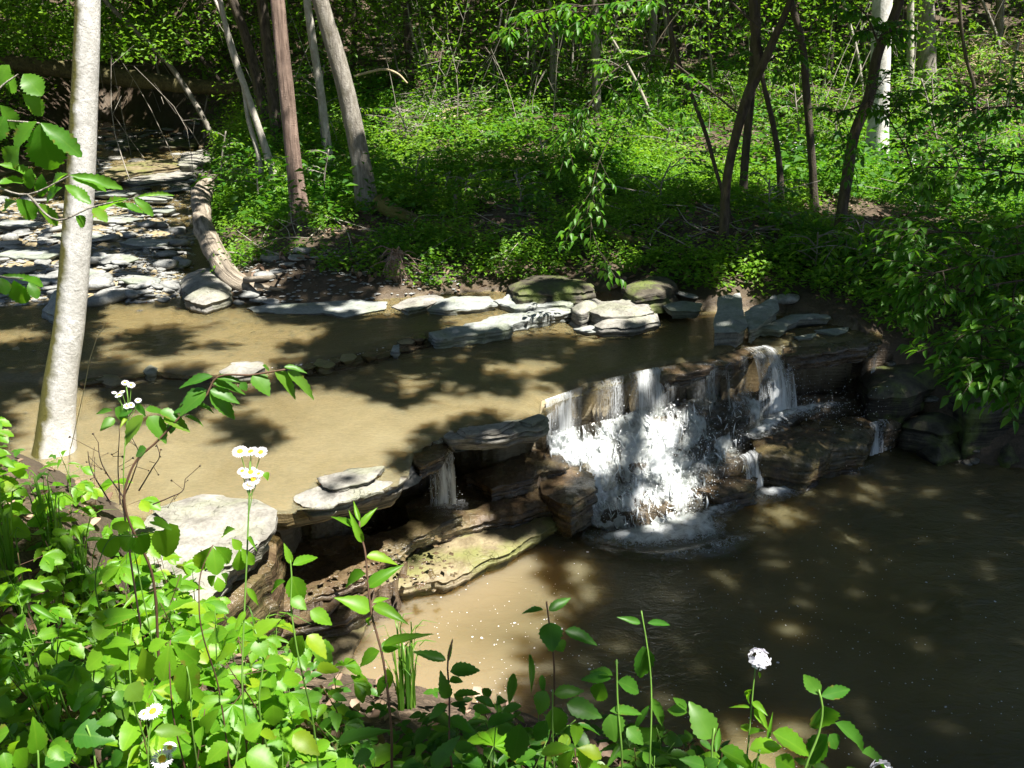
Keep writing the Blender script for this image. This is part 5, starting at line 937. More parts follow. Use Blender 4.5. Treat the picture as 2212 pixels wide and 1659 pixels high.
def cover(x, y, T_): return np.clip(.35 + 4.2 * (f2(x, y, .9, 3, 61) - .46), 0.05, 1) * np.where(T_['dw'] < .5, .6, 1)
mb = MB()
leaf_batch(mb, T_FAR, *plants(36000, -5, 12, 9.4, 15, .05, .36, .055, 9, cover)); leaf_batch(mb, T_FAR, *plants(34000, -12, 18, 14, 24, .1, .6, .078, 9, cover)); leaf_batch(mb, T_FAR, *plants(5000, -16, -5, 8.8, 22, .05, .4, .06, 9, lambda x, y, T_: .8 * (T_['dC'] > .2)))
leaf_batch(mb, T_FAR, *plants(9000, 1.5, 10, 6.2, 9.8, .05, .35, .06, 9, lambda x, y, T_: .75 * (T_['dw'] > .15) * (terrain(x, y) > .3)))
tag(mb.build('ground_cover', M['leaf_far'], None, False), 'bright green knee-high herbs carpeting the far bank', None, None, 'stuff')
mb2 = MB(); leaf_batch(mb2, T_FAR, *plants(8000, -5, 14, 10.4, 24, .25, .95, .13, 7, lambda x, y, T_: np.clip(2.6 * (f2(x, y, .7, 3, 161) - .42), 0, 1)))
tag(mb2.build('tall_herbs', M['leaf_mid2'], None, False), 'taller darker broad-leaved herbs scattered through the far bank', None, None, 'stuff')
wfl = Leaves()
for u, v, du, dv, n_ in [(1740, 360, 60, 25, 40), (1960, 395, 90, 25, 45), (945, 285, 40, 14, 26), (1230, 260, 150, 40, 14), (1660, 330, 30, 20, 10)]:
    for k in range(n_):
        p = hit(u + random.gauss(0, du * .5), v + random.gauss(0, dv * .5)) + [0, 0, random.uniform(.15, .5)]
        for j in range(6): a = random.uniform(0, 6.28); wfl.add(p + rng.normal(0, .025, 3), np.array([math.cos(a), math.sin(a), .3]), np.array([0, -.5, 1.]), .022, .02)
tag(wfl.mb(T_FAR).build('woodland_flowers', M['petal']), 'scattered pale lavender flowers among the herbs of the far bank', None, None, 'stuff')
tw2 = MB()
for k in range(330):
    p = hit(random.uniform(480, 2212), random.uniform(200, 620)) + [0, 0, .04]
    if p[1] < 9.6: continue
    a = random.uniform(0, 3.14); l = random.uniform(.25, 1.3); q = p + np.array([math.cos(a) * l, math.sin(a) * l * .7, random.uniform(-.05, .3)]); q[2] = max(q[2], gz(q[0], q[1]) + .03); twig(tw2, [p, (p + q) / 2 + rng.normal(0, .05, 3), q], random.uniform(.005, .014), .003, 5, 6)
tag(tw2.build('fallen_twigs', M['twig_grey']), 'fallen twigs lying among the herbs of the far bank', None, None, 'stuff')
def woods(n, x0, x1, y0, y1, leaf, hmax, dens, seed):
    x = rng.uniform(x0, x1, n); y = rng.uniform(y0, y1, n); z, T_ = terrain(x, y, True); h = rng.uniform(.2, 1, n) ** 1.3 * hmax; q = np.c_[x * .7, y * .7, h * .9]
    ok = (fbm(q, 3, seed) > dens) & ((T_['dC'] > .3) | (h > 2.2) | (y > 29)) & ~T_['near']; P = np.c_[x, y, z + h][ok]; m = len(P); U = np.c_[rng.normal(0, .5, (m, 2)), np.ones(m)]; s = leaf * rng.uniform(.6, 1.3, m); return P, rdir(m, -.15), U, s, s * .55, np.clip(rng.random(m) * .6 + fbm(q[ok] * .5, 2, seed + 4) * .5, 0, 1)
mb = MB()
leaf_batch(mb, T_FAR, *woods(100000, -24, 20, 18.5, 27, .11, 3.4, .52, 81)); leaf_batch(mb, T_FAR, *woods(50000, -28, -8, 21, 35, .15, 3.2, .42, 95)); leaf_batch(mb, T_FAR, *woods(110000, -32, 26, 26, 40, .17, 4.8, .46, 85)); leaf_batch(mb, T_FAR, *woods(40000, -38, 36, 38, 60, .34, 8, .42, 89))
tag(mb.build('forest_foliage', M['leaf_far'], None, False), 'leafy understory filling the shaded woods up the far slope', None, None, 'stuff')
tw = MB()
for k in range(240):
    x, y = random.uniform(-14, 20), random.uniform(17, 30); x = x if x > -6.5 or random.random() < .2 else x + 14; z = gz(x, y); h = random.uniform(.8, 3); d = np.array([random.uniform(-.5, .5), random.uniform(-.3, .3), 1]) * h
    P = np.array([[x, y, z], np.array([x, y, z]) + d * .5 + rng.normal(0, .1, 3), np.array([x, y, z]) + d]); twig(tw, P, random.uniform(.006, .014), .003, 4, 6)
    for j in range(3): q = P[1] + (P[2] - P[1]) * random.random(); twig(tw, [q, q + rng.normal(0, .3, 3) * h * .4 + [0, 0, .1]], .005, .002, 3, 3)
tag(tw.build('bare_twigs', M['twig_grey']), 'tangle of bare grey stems in the dark understory', None, None, 'stuff')
def brush(name, label, boxes, n, m, lmin, lmax, r):
    c = hit(*boxes[0][:2]); th = thing(name, label, 'brushwood', tuple(c)); tw = MB()
    for k in range(n):
        u, v, du, dv = random.choice(boxes); p = hit(u + random.uniform(-du, du), v + random.uniform(-dv, dv)) + [0, 0, random.uniform(.02, .5)]; a = random.gauss(0, .6) + (0 if random.random() < .6 else random.uniform(0, 3)); l = random.uniform(lmin, lmax); d = np.array([math.cos(a), random.gauss(0, .5), random.gauss(0, .28)]) * l
        q = p + d; q[2] = max(q[2], gz(q[0], q[1]) + .03); twig(tw, [p, (p + q) / 2 + rng.normal(0, .06 * l, 3), q], r * random.uniform(.5, 1.4), r * .3, 4, 5)
        for j in range(2): w = p + (q - p) * random.random(); twig(tw, [w, w + rng.normal(0, .22, 3) * l * .6], r * .5, r * .2, 3, 3)
    tw.build('sticks', M[m], th)['kind'] = 'stuff'
brush('brush_pile', 'pale tan heap of brushwood on the right slope beside the broad brown trunk', [(2130, 190, 80, 50), (2180, 240, 60, 40), (2100, 150, 40, 40), (2190, 150, 40, 60)], 230, 'twig_tan', .5, 1.6, .012)
brush('brush_pile', 'grey tangle of dead twigs and sticks behind the stout leaning tree', [(880, 270, 70, 35), (840, 300, 50, 40), (960, 245, 80, 22), (1000, 260, 60, 20)], 190, 'twig_grey', .3, 1.1, .007)
def log(name, px, wpx, m, label, lift=0., ys=None, disp=.2, cat='log', sides=18, dsc=9, stretch=4, n=60, zs=None, forks=()):
    P = np.array([(hit(u, v) + [0, 0, lift]) if ys is None else aty(u, v, ys[i]) for i, (u, v) in enumerate(px)]) if zs is None else np.array([atz(u, v, zs[i]) for i, (u, v) in enumerate(px)])
    r = np.array(wpx) * ((P - CAM) @ FW) / F_PX / 2; S = spline(np.c_[P, r], n); mb = MB(); tube(mb, S[:, :3], S[:, 3], sides, .5, disp, dsc, int(px[0][0]) % 50, stretch)
    for fp, fr in forks:
        Q = np.array([atz(u, v, z) for u, v, z in fp]); tube(mb, spline(Q, 12), np.linspace(fr, fr * .3, 12), 7, .5, .2, 9, 3)
    loc = tuple(P[0]); th = bpy.data.objects.new('x', None); th.location = loc; COL.objects.link(th); o = mb.build(name, M[m], th); o.parent = None; o.location = loc; bpy.data.objects.remove(th); return tag(o, label, cat)
log('fallen_log', [(-60, 128), (60, 140), (160, 152), (300, 172), (420, 186), (520, 192)], [36, 35, 34, 34, 32, 28], 'log_moss', 'huge dark fallen log bridging the upstream creek', ys=[22, 22.3, 22.6, 23, 23.4, 23.8], n=90)
log('dead_log', [(462, 385), (440, 410), (437, 467), (452, 525), (480, 570), (515, 610), (566, 632)], [24, 32, 38, 46, 48, 44, 32], 'log_dead', 'curved dead tan log with peeled bark sliding from the bank to the water', zs=[1.62, 1.58, 1.5, 1.42, 1.3, 1.17, 1.07], disp=.42, dsc=11, stretch=4, sides=26, forks=[([(566, 632, 1.1), (590, 620, 1.12), (600, 605, 1.16)], .035), ([(540, 625, 1.12), (575, 642, 1.06), (592, 642, 1.06)], .05), ([(530, 605, 1.22), (585, 600, 1.3), (610, 590, 1.25)], .035), ([(550, 615, 1.2), (600, 625, 1.15), (625, 628, 1.08)], .03), ([(500, 600, 1.15), (495, 625, 1.1), (510, 640, 1.05)], .03), ([(445, 405, 1.6), (465, 385, 1.75), (475, 372, 1.85)], .02)])
log('mossy_log', [(825, 462), (847, 480), (895, 500), (937, 513), (1000, 533), (1070, 550)], [34, 30, 22, 19, 17, 14], 'log_moss', 'long mossy fallen trunk lying from the stout tree down the shaded bank', lift=.15, disp=.2)
log('mossy_log', [(1230, 317), (1245, 345), (1268, 372), (1290, 402)], [16, 18, 19, 20], 'log_moss', 'short yellow-mossed log lying in sun on the mid bank', lift=.2)
log('mossy_log', [(1285, 505), (1315, 520), (1350, 537), (1395, 545)], [22, 24, 20, 14], 'log_moss', 'stubby mossy log behind the hanging twig', lift=.12)
log('pale_branch', [(935, 290), (990, 278), (1040, 268), (1062, 262)], [8, 8, 7, 5], 'twig_tan', 'pale peeled branch lying on the sunny ground cover', lift=.25, cat='branch', sides=8, disp=.05)
log('pale_branch', [(945, 285), (952, 273), (962, 262), (990, 255)], [9, 8, 8, 6], 'twig_tan', 'short pale broken branch end, left of the long peeled one', lift=.22, cat='branch', sides=8, disp=.05)
log('arched_branch', [(765, 165), (800, 155), (832, 150), (860, 160), (880, 180)], [5, 6, 6, 5, 4], 'twig_tan', 'arched pale dead branch above the grey tangle of twigs', ys=[17, 17, 17, 17, 17], cat='branch', sides=6, disp=.05)
log('driftwood_stick', [(790, 1318), (840, 1290), (890, 1268), (945, 1245)], [4, 6, 6, 3], 'twig_grey', 'thin driftwood stick floating at the mossy slab edge', zs=[.02, .03, .03, .05], cat='stick', sides=6, disp=.05, n=16)
log('stump', [(985, 462), (984, 440), (983, 420)], [13, 11, 7], 'log_dead', 'small broken stump in the shaded ground cover', ys=[11.8, 11.8, 11.8], cat='stump', sides=10, n=14)
def rootball():
    c = hit(858, 592); th = thing('root_ball', 'reddish upturned root ball on the muddy far shore', 'root ball', tuple(c)); mb = MB(); P = np.array([c - [0, 0, .05], c + [0, .02, .12], c + [.02, .05, .26]]); S = spline(np.c_[P, [.13, .11, .05]], 14); tube(mb, S[:, :3], S[:, 3], 14, .5, .4, 14, 4, 2); mb.build('core', M['bark_cedar'], th); tw = MB()
    for k in range(46): a = random.uniform(0, 6.28); q = c + [0, 0, random.uniform(.02, .25)]; d = np.array([math.cos(a), math.sin(a), random.uniform(-.5, .4)]) * random.uniform(.12, .34); twig(tw, [q, q + d * .5 + [0, 0, .04], q + d + [0, 0, -.06]], .012, .003, 4, 5)
    tw.build('roots', M['bark_cedar'], th)
rootball()
mb = MB(); lv = Leaves()
for k in range(3200):
    if k < 1500: u, v = random.uniform(-100, 2212), random.uniform(1000, 1750); p = hit(u, v); ok = near_edge(p[0]) > p[1] + .03
    else: u, v = random.uniform(500, 2212), random.uniform(380, 690); p = hit(u, v); ok = p[1] > 9.3
    if ok: L = random.uniform(.035, .085) if k < 1500 else random.uniform(.05, .11); lv.add(p + [0, 0, .012], rng.normal(0, 1, 3) * [1, 1, .25], np.array([0, 0, 1]) + rng.normal(0, .45, 3), L, L * .6)
tag(lv.mb(leaf_tpl(4, 'oak', 0, -.3, .5)).build('leaf_litter', M['deadleaf']), 'curled brown dead leaves lying on the banks', None, None, 'stuff')

# ------------------------------------------------------------------ foreground plants of the near bank
TP = {'ovate': leaf_tpl(14, 'ovate', .07, .22, .22, .02), 'heart': leaf_tpl(14, 'heart', .03, .18, .22, .015), 'lance': leaf_tpl(10, 'lance', .03, .3, .25), 'round': leaf_tpl(12, 'round', .04, .15, .15), 'obovate': leaf_tpl(14, 'obovate', .07, .22, .22, .02), 'oak': leaf_tpl(18, 'oak', .11, .22, .2, .03), 'smooth': leaf_tpl(10, 'ovate', 0, .2, .22)}
def root_down(p, n=3):
    g = gz(p[0], p[1]); return [p + np.array([.02 * random.uniform(-1, 1), .02, (g - .02 - p[2]) * (i + 1) / n]) for i in range(n)]
def px_leaves(D, lst, face=.75, jit=.14):
    lv = Leaves(); toc = lambda p: nrm((CAM - p)[None])[0]
    for it in lst:
        (u0, v0), (u1, v1), w = it[:3]; dd = random.uniform(-.03, .05); p = atd(u0, v0, D); q = atd(u1, v1, D + dd); L = np.linalg.norm(q - p); up = toc(p) * face + np.array([0, 0, 1.]) * (1 - face * .6) + rng.normal(0, jit, 3); lv.add(p, q - p, up, L * 1.06, w * D / F_PX * 1.08)
    return lv
def px_plant(name, label, D, stem, leaves, kind='ovate', m='leaf_bright', sm='stem', r=.0035, cat='plant', off=(0, 0), group=None, face=.75, root=True):
    T = lambda q: (off[0] + q[0] / 3, off[1] + q[1] / 3); P = [atd(*T(q), D) for q in stem]
    if root: P += root_down(P[-1])
    th = thing(name, label, cat, tuple(P[-1]), group); tw = MB(); S = spline(np.array(P), 7 * len(P)); tube(tw, S, np.linspace(r * .55, r, len(S)), 7, .5); tw.build('stem', M[sm], th)
    lv = px_leaves(D, [(T(a), T(b), w / 3) for a, b, w in leaves], face); lv.mb(TP[kind]).build('foliage', M[m], th); return th
O7, O8, O9, O4 = (0, 1106), (737, 1106), (1475, 1106), (0, 553)
px_plant('elm_sapling', 'elm sapling arching over the stream with big serrated drooping leaves', 2.3, [(1850, 735), (1640, 770), (1390, 800), (1340, 900), (1180, 1030), (1020, 1200), (880, 1330), (820, 1470)], [((1380, 780), (1165, 830), 66), ((1340, 870), (1110, 970), 90), ((1335, 880), (1160, 1010), 115), ((1360, 885), (1530, 1050), 105), ((1360, 870), (1545, 935), 85), ((1370, 820), (1590, 870), 72), ((1400, 790), (1560, 800), 50), ((1640, 770), (1750, 885), 125), ((1780, 740), (1930, 905), 90), ((1860, 745), (2050, 910), 80), ((1840, 720), (1985, 740), 45), ((1700, 710), (1760, 750), 40), ((1560, 820), (1600, 870), 55), ((730, 1000), (610, 1015), 36), ((740, 1050), (655, 1120), 66), ((745, 985), (830, 1070), 95), ((930, 1030), (790, 1215), 96), ((870, 975), (965, 1030), 70), ((940, 1000), (1090, 1010), 66), ((960, 1040), (1085, 1190), 128), ((1060, 1040), (1225, 1115), 98), ((1200, 1040), (1330, 1085), 36), ((1200, 1000), (1110, 1010), 40), ((1260, 960), (1400, 1000), 42), ((1120, 1080), (1100, 1150), 60), ((950, 1250), (870, 1290), 80), ((1040, 1000), (1160, 1060), 80), ((860, 1000), (760, 1030), 60), ((1300, 940), (1210, 1000), 60)], 'ovate', 'leaf_mid', 'stem_red', .0045, 'sapling', O4, face=.6)
px_plant('wingstem_plant', 'tall upright plant with opposite lance leaves standing before the mossy slab', 1.95, [(120, 60), (120, 120), (150, 230), (175, 480), (195, 650), (260, 900), (320, 1350)], [((110, 110), (-60, 10), 45), ((125, 100), (215, -30), 45), ((140, 200), (60, 20), 50), ((160, 290), (365, 310), 75), ((160, 400), (-15, 468), 90), ((172, 490), (372, 340), 82), ((190, 640), (-5, 545), 110), ((205, 610), (415, 690), 80), ((205, 590), (312, 545), 36), ((195, 680), (150, 750), 30), ((120, 60), (80, -70), 30), ((250, 890), (385, 860), 80), ((250, 900), (95, 990), 90), ((270, 870), (550, 770), 60), ((300, 1010), (310, 1180), 60), ((300, 1060), (220, 1200), 66)], 'lance', 'leaf_bright', 'stem_red', .004, off=O8)
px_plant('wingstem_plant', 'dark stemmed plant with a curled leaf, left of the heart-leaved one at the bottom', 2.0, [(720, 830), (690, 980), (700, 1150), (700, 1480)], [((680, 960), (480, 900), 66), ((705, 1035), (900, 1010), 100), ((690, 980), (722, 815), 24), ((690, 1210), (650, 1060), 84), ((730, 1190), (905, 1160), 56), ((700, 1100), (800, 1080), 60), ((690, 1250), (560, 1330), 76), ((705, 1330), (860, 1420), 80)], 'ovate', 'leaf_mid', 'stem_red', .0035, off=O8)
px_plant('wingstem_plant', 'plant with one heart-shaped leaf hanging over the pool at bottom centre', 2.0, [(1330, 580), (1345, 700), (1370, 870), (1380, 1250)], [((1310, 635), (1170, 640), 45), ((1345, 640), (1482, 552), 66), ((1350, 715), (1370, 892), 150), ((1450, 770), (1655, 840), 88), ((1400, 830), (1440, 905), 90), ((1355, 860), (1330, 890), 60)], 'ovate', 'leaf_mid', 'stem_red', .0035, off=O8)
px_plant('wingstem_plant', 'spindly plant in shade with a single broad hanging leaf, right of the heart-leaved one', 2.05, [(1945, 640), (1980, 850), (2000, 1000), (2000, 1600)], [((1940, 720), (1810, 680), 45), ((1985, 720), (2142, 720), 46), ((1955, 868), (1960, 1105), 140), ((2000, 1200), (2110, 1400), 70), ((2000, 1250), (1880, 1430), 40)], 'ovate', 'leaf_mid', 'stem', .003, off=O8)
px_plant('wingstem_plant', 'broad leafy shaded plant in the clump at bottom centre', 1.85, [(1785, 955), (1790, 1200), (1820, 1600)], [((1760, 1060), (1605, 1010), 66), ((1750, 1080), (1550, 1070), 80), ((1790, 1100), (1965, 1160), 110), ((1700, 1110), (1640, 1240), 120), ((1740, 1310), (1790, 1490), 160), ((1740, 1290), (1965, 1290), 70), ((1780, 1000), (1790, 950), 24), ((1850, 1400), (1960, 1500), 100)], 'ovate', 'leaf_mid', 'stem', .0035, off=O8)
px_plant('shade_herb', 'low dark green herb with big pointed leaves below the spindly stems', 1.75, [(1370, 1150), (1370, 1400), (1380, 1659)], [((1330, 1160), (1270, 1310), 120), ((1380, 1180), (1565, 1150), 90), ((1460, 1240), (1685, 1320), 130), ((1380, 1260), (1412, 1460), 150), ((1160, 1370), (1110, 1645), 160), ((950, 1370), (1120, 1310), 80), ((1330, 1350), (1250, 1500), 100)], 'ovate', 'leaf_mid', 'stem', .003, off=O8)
px_plant('creeper', 'five-fingered creeper leaf spread in sun at the bottom edge', 1.7, [(1515, 1530), (1520, 1600), (1530, 1659)], [((1515, 1525), (1532, 1355), 82), ((1505, 1530), (1305, 1545), 88), ((1510, 1540), (1400, 1680), 104), ((1525, 1540), (1625, 1680), 104), ((1525, 1530), (1685, 1572), 96)], 'obovate', 'leaf_bright', 'stem_red', .0025, off=O8, cat='vine')
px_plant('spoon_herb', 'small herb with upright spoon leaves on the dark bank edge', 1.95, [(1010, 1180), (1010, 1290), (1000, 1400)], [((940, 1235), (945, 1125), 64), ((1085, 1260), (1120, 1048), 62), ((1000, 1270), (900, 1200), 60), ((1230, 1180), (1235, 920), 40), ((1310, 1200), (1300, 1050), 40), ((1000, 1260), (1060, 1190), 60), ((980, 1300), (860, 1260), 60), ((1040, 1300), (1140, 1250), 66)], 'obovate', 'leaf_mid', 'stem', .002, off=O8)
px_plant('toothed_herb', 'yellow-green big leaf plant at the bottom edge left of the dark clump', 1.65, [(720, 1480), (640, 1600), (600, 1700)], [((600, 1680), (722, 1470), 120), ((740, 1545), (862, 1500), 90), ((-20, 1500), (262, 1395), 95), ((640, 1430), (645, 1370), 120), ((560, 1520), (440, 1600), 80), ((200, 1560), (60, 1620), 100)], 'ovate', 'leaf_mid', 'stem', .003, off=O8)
px_plant('sunny_plant', 'upright plant with a heart leaf under a top pair, right of the white flower', 1.75, [(880, 1150), (905, 1260), (890, 1400), (800, 1640)], [((885, 1185), (785, 1045), 100), ((895, 1195), (1105, 1138), 88), ((910, 1255), (908, 1445), 205), ((985, 1365), (1235, 1552), 110), ((935, 1440), (800, 1645), 140), ((1160, 1560), (1372, 1650), 110), ((950, 1440), (1010, 1540), 100)], 'ovate', 'leaf_mid', 'stem', .004, off=O9)
px_plant('sunny_plant', 'broad yellow-green leaves in full sun at the bottom right', 1.65, [(500, 1540), (480, 1620), (470, 1700)], [((580, 1430), (852, 1562), 140), ((240, 1540), (495, 1655), 120), ((430, 1540), (660, 1495), 110), ((600, 1590), (740, 1680), 130), ((330, 1600), (300, 1700), 110), ((440, 1640), (560, 1720), 130)], 'ovate', 'leaf_bright', 'stem', .004, off=O9)
px_plant('sunny_plant', 'dark toothed upright leaf left of the white flower stem', 1.75, [(205, 1400), (190, 1500), (190, 1620)], [((185, 1470), (65, 1248), 175), ((215, 1560), (240, 1390), 40), ((20, 1290), (-60, 1180), 60), ((140, 1650), (10, 1600), 90), ((150, 1650), (220, 1610), 90), ((30, 1300), (-110, 1270), 80)], 'ovate', 'leaf_mid', 'stem', .004, off=O9)
# white phlox
def florets(th, C, rad, n, size, m='petal', name='flowers', pet=4):
    lv = Leaves()
    for k in range(n):
        d = rdir(1, .25)[0] * np.array([1, 1, .9]); c = C + d * np.array([1.05, 1.05, .8]) * rad * random.uniform(.8, 1.15); t = nrm(np.cross(d, rng.normal(size=3))[None])[0]; b = np.cross(d, t)
        for j in range(pet): a = j * 6.283 / pet; f = t * math.cos(a) + b * math.sin(a); lv.add(c, f + d * .15, d, size * random.uniform(.8, 1.1), size * .62)
    lv.mb(leaf_tpl(4, 'round', 0, .05, .05)).build(name, M[m], th)
ph = px_plant('phlox', 'white phlox with a domed flower head above sunny leaves by the pool', 1.9, [(475, 960), (455, 1150), (440, 1330), (425, 1500)], [((450, 1150), (390, 1240), 34), ((452, 1230), (542, 1300), 46), ((440, 1270), (305, 1252), 22), ((432, 1425), (368, 1358), 56), ((460, 1275), (560, 1405), 56), ((490, 1035), (507, 1085), 18), ((440, 1180), (385, 1150), 14), ((550, 1480), (580, 1320), 24), ((425, 1440), (500, 1400), 50)], 'lance', 'leaf_bright', 'stem', .0028, 'flower', O9)
florets(ph, atd(1475 + 490 / 3, 1106 + 950 / 3, 1.9), .021, 30, .0105)
ph2 = px_plant('phlox', 'second white phlox, its head just peeping over the bottom edge of the frame', 1.7, [(1300, 1680), (1290, 1760), (1280, 1840)], [((1290, 1740), (1180, 1780), 40), ((1290, 1740), (1400, 1790), 40)], 'lance', 'leaf_mid', 'stem', .0028, 'flower', O9)
florets(ph2, atd(1475 + 1300 / 3, 1106 + 1690 / 3, 1.7), .02, 26, .0105)
def daisy(th, c, d, r):
    d = np.array(d, float); d /= np.linalg.norm(d); t = nrm(np.cross(d, [0.3, .2, 1])[None])[0]; b = np.cross(d, t); lv = Leaves(); n = 26
    for j in range(n): a = j * 6.283 / n + random.uniform(-.05, .05); f = t * math.cos(a) + b * math.sin(a); lv.add(c + f * r * .3, f + d * random.uniform(-.12, .12), d, r * .72, r * .16)
    mb = lv.mb(leaf_tpl(3, 'obovate', 0, .1, .1)); mb.build('petals', M['petal'], th); y = MB(); P = np.array([c - d * r * .1, c + d * r * .05, c + d * r * .14, c + d * r * .17]); tube(y, P, [r * .36, r * .36, r * .24, r * .03], 10); y.build('flower_disc', M['yellow'], th)
def fleabane(label, D, heads, stems, leaves, off, r=.011, mblue=False, name='fleabane'):
    T = lambda q: (off[0] + q[0] / 3, off[1] + q[1] / 3); base = atd(*T(stems[-1]), D); rd = root_down(base); th = thing(name, label, 'flower', tuple(rd[-1])); tw = MB()
    S = spline(np.array([atd(*T(q), D) for q in stems] + rd), 40); tube(tw, S, np.linspace(.0014, .0026, 40), 6)
    for (u, v, sz) in heads:
        c = atd(*T((u, v)), D); j = min(12, max(0, int(np.argmin(np.abs(S[:16, 2] - (c[2] - .05)))))); q = spline(np.array([c, (c + S[j]) / 2 + [0, 0, -.008], S[j]]), 8); tube(tw, q, np.full(8, .0009), 5, cap=False)
        daisy(th, c, nrm((CAM - c)[None])[0] * random.uniform(.2, .7) + np.array([random.uniform(-.3, .3), random.uniform(-.2, .2), .8]), r * sz)
    tw.build('stem', M['stem'], th); px_leaves(D, [(T(a), T(b), w / 3) for a, b, w in leaves]).mb(TP['lance']).build('foliage', M['leaf_bright'], th); return th
fleabane('tall fleabane with two tiers of white daisy heads over the stream', 1.6, [(1555, 1265, 1.35), (1625, 1265, 1.3), (1690, 1270, 1.15), (1570, 1392, .9), (1625, 1400, 1.25), (1640, 1445, 1.35), (1675, 1410, .9), (1615, 1480, 1.1), (1590, 1420, .8)], [(1620, 1330), (1615, 1560), (1610, 1700), (1600, 1950), (1580, 2400), (1570, 2800)], [((1600, 2150), (1680, 2260), 40), ((1590, 2300), (1520, 2420), 40), ((1610, 1820), (1650, 1880), 26), ((1720, 1400), (1735, 1450), 40)], (0, 553))
fleabane('shaded blue-white fleabane heads beside the pale trunk', 2.3, [(810, 820, 1.1), (850, 835, 1.2), (770, 900, 1.3), (740, 885, .8), (825, 970, 1.2), (850, 965, 1.1), (895, 935, 1.), (790, 880, .9)], [(820, 850), (830, 930), (820, 1100), (800, 1400)], [((820, 1050), (780, 1100), 24)], (0, 553), r=.009)
fleabane('short daisy low among the bottom left leaves', 1.75, [(990, 1290, 1.5), (940, 1310, 1.)], [(985, 1300), (970, 1400), (960, 1600)], [], O7, r=.013)
fleabane('short daisy at the bottom edge among shaded leaves', 1.6, [(1050, 1600, 1.5), (1100, 1525, 1.)], [(1050, 1610), (1060, 1659), (1060, 1720)], [], O7, r=.013)
# left bank plants, leaf by leaf
px_plant('heart_vine', 'sunny vine of heart-shaped leaves in front of the white slab', 2.1, [(1060, 120), (900, 150), (720, 170), (640, 330)], [((1055, 120), (1112, 290), 175), ((890, 165), (945, 275), 130), ((700, 175), (725, 295), 140), ((1000, 60), (1100, 100), 60), ((760, 120), (830, 60), 90), ((850, 160), (790, 250), 110)], 'heart', 'leaf_bright', 'stem', .0025, 'vine', O7)
px_plant('buckeye_seedling', 'sunny seedling with three spread leaflets against the white slab', 2.0, [(1380, 215), (1300, 400), (1290, 600)], [((1375, 220), (1255, 375), 100), ((1380, 225), (1402, 395), 110), ((1385, 220), (1515, 320), 90), ((1550, 240), (1562, 385), 100), ((1560, 230), (1640, 340), 70), ((1430, 400), (1490, 450), 70), ((1400, 410), (1345, 470), 70), ((1410, 420), (1430, 510), 70), ((1530, 110), (1420, 140), 66), ((1500, 170), (1560, 240), 60)], 'obovate', 'leaf_bright', 'stem_red', .0025, 'seedling', O7)
px_plant('trefoil_vine', 'sunny vine with paired rounded leaflets in the middle of the left bank', 1.85, [(860, 720), (840, 900), (850, 1150)], [((700, 690), (862, 655), 110), ((690, 700), (600, 630), 90), ((690, 715), (640, 815), 150), ((680, 915), (858, 905), 180), ((680, 915), (560, 1010), 140), ((700, 860), (850, 840), 90)], 'heart', 'leaf_bright', 'stem', .0025, 'vine', O7)
px_plant('creeper', 'sunny creeper with pointed leaflets hanging in the middle of the left bank', 1.8, [(1105, 830), (1100, 900), (1110, 1200)], [((1100, 840), (1058, 1095), 130), ((1110, 840), (1295, 985), 120), ((920, 868), (1002, 1105), 155), ((1090, 835), (960, 880), 90), ((1110, 820), (1230, 790), 90), ((1120, 800), (1215, 740), 60)], 'obovate', 'leaf_bright', 'stem_red', .0025, 'vine', O7)
px_plant('jagged_herb', 'insect-bitten pointed leaf plant below the creeper on the left bank', 1.75, [(1210, 1000), (1230, 1100), (1240, 1300)], [((1210, 1010), (1215, 1245), 150), ((1250, 1180), (1350, 1230), 80), ((1330, 1240), (1480, 1210), 80), ((1330, 1390), (1390, 1300), 90)], 'heart', 'leaf_bright', 'stem', .0025, off=O7)
px_plant('wingstem_plant', 'sunny upright plant with opposite leaves beside the wet orange rock', 1.95, [(1880, 290), (1890, 420), (1885, 600), (1910, 800)], [((1885, 335), (1848, 215), 48), ((1897, 345), (2060, 275), 70), ((1890, 415), (1958, 605), 130), ((1850, 450), (1728, 510), 60), ((1890, 560), (1980, 620), 90), ((2010, 640), (2150, 720), 100), ((1960, 800), (1890, 960), 120), ((1990, 800), (2120, 930), 110)], 'ovate', 'leaf_bright', 'stem', .003, off=O7)
px_plant('wingstem_plant', 'leafy bright plant low on the bank left of the pool corner', 1.8, [(1650, 760), (1700, 900), (1680, 1200)], [((1640, 800), (1790, 690), 110), ((1660, 830), (1720, 930), 120), ((1480, 780), (1330, 830), 110), ((1480, 790), (1420, 900), 110), ((1540, 880), (1370, 960), 120), ((1700, 1000), (1870, 960), 120), ((1860, 1010), (1760, 1080), 100), ((1830, 1100), (1960, 1060), 110), ((1760, 1200), (1640, 1160), 90), ((1770, 1250), (1780, 1400), 130), ((2050, 1030), (2212, 1000), 100), ((1990, 1280), (2000, 1400), 90)], 'ovate', 'leaf_bright', 'stem', .003, off=O7)
px_plant('broad_herb', 'large round shaded leaf at the bottom left with pale midrib', 1.55, [(560, 1380), (600, 1500), (620, 1659)], [((480, 1440), (720, 1450), 200), ((760, 1340), (630, 1360), 90), ((1000, 1420), (1200, 1420), 90), ((290, 1640), (480, 1560), 150), ((830, 1120), (920, 1220), 140), ((760, 1160), (800, 1260), 90), ((800, 1560), (700, 1640), 100)], 'ovate', 'leaf_mid', 'stem', .003, off=O7)
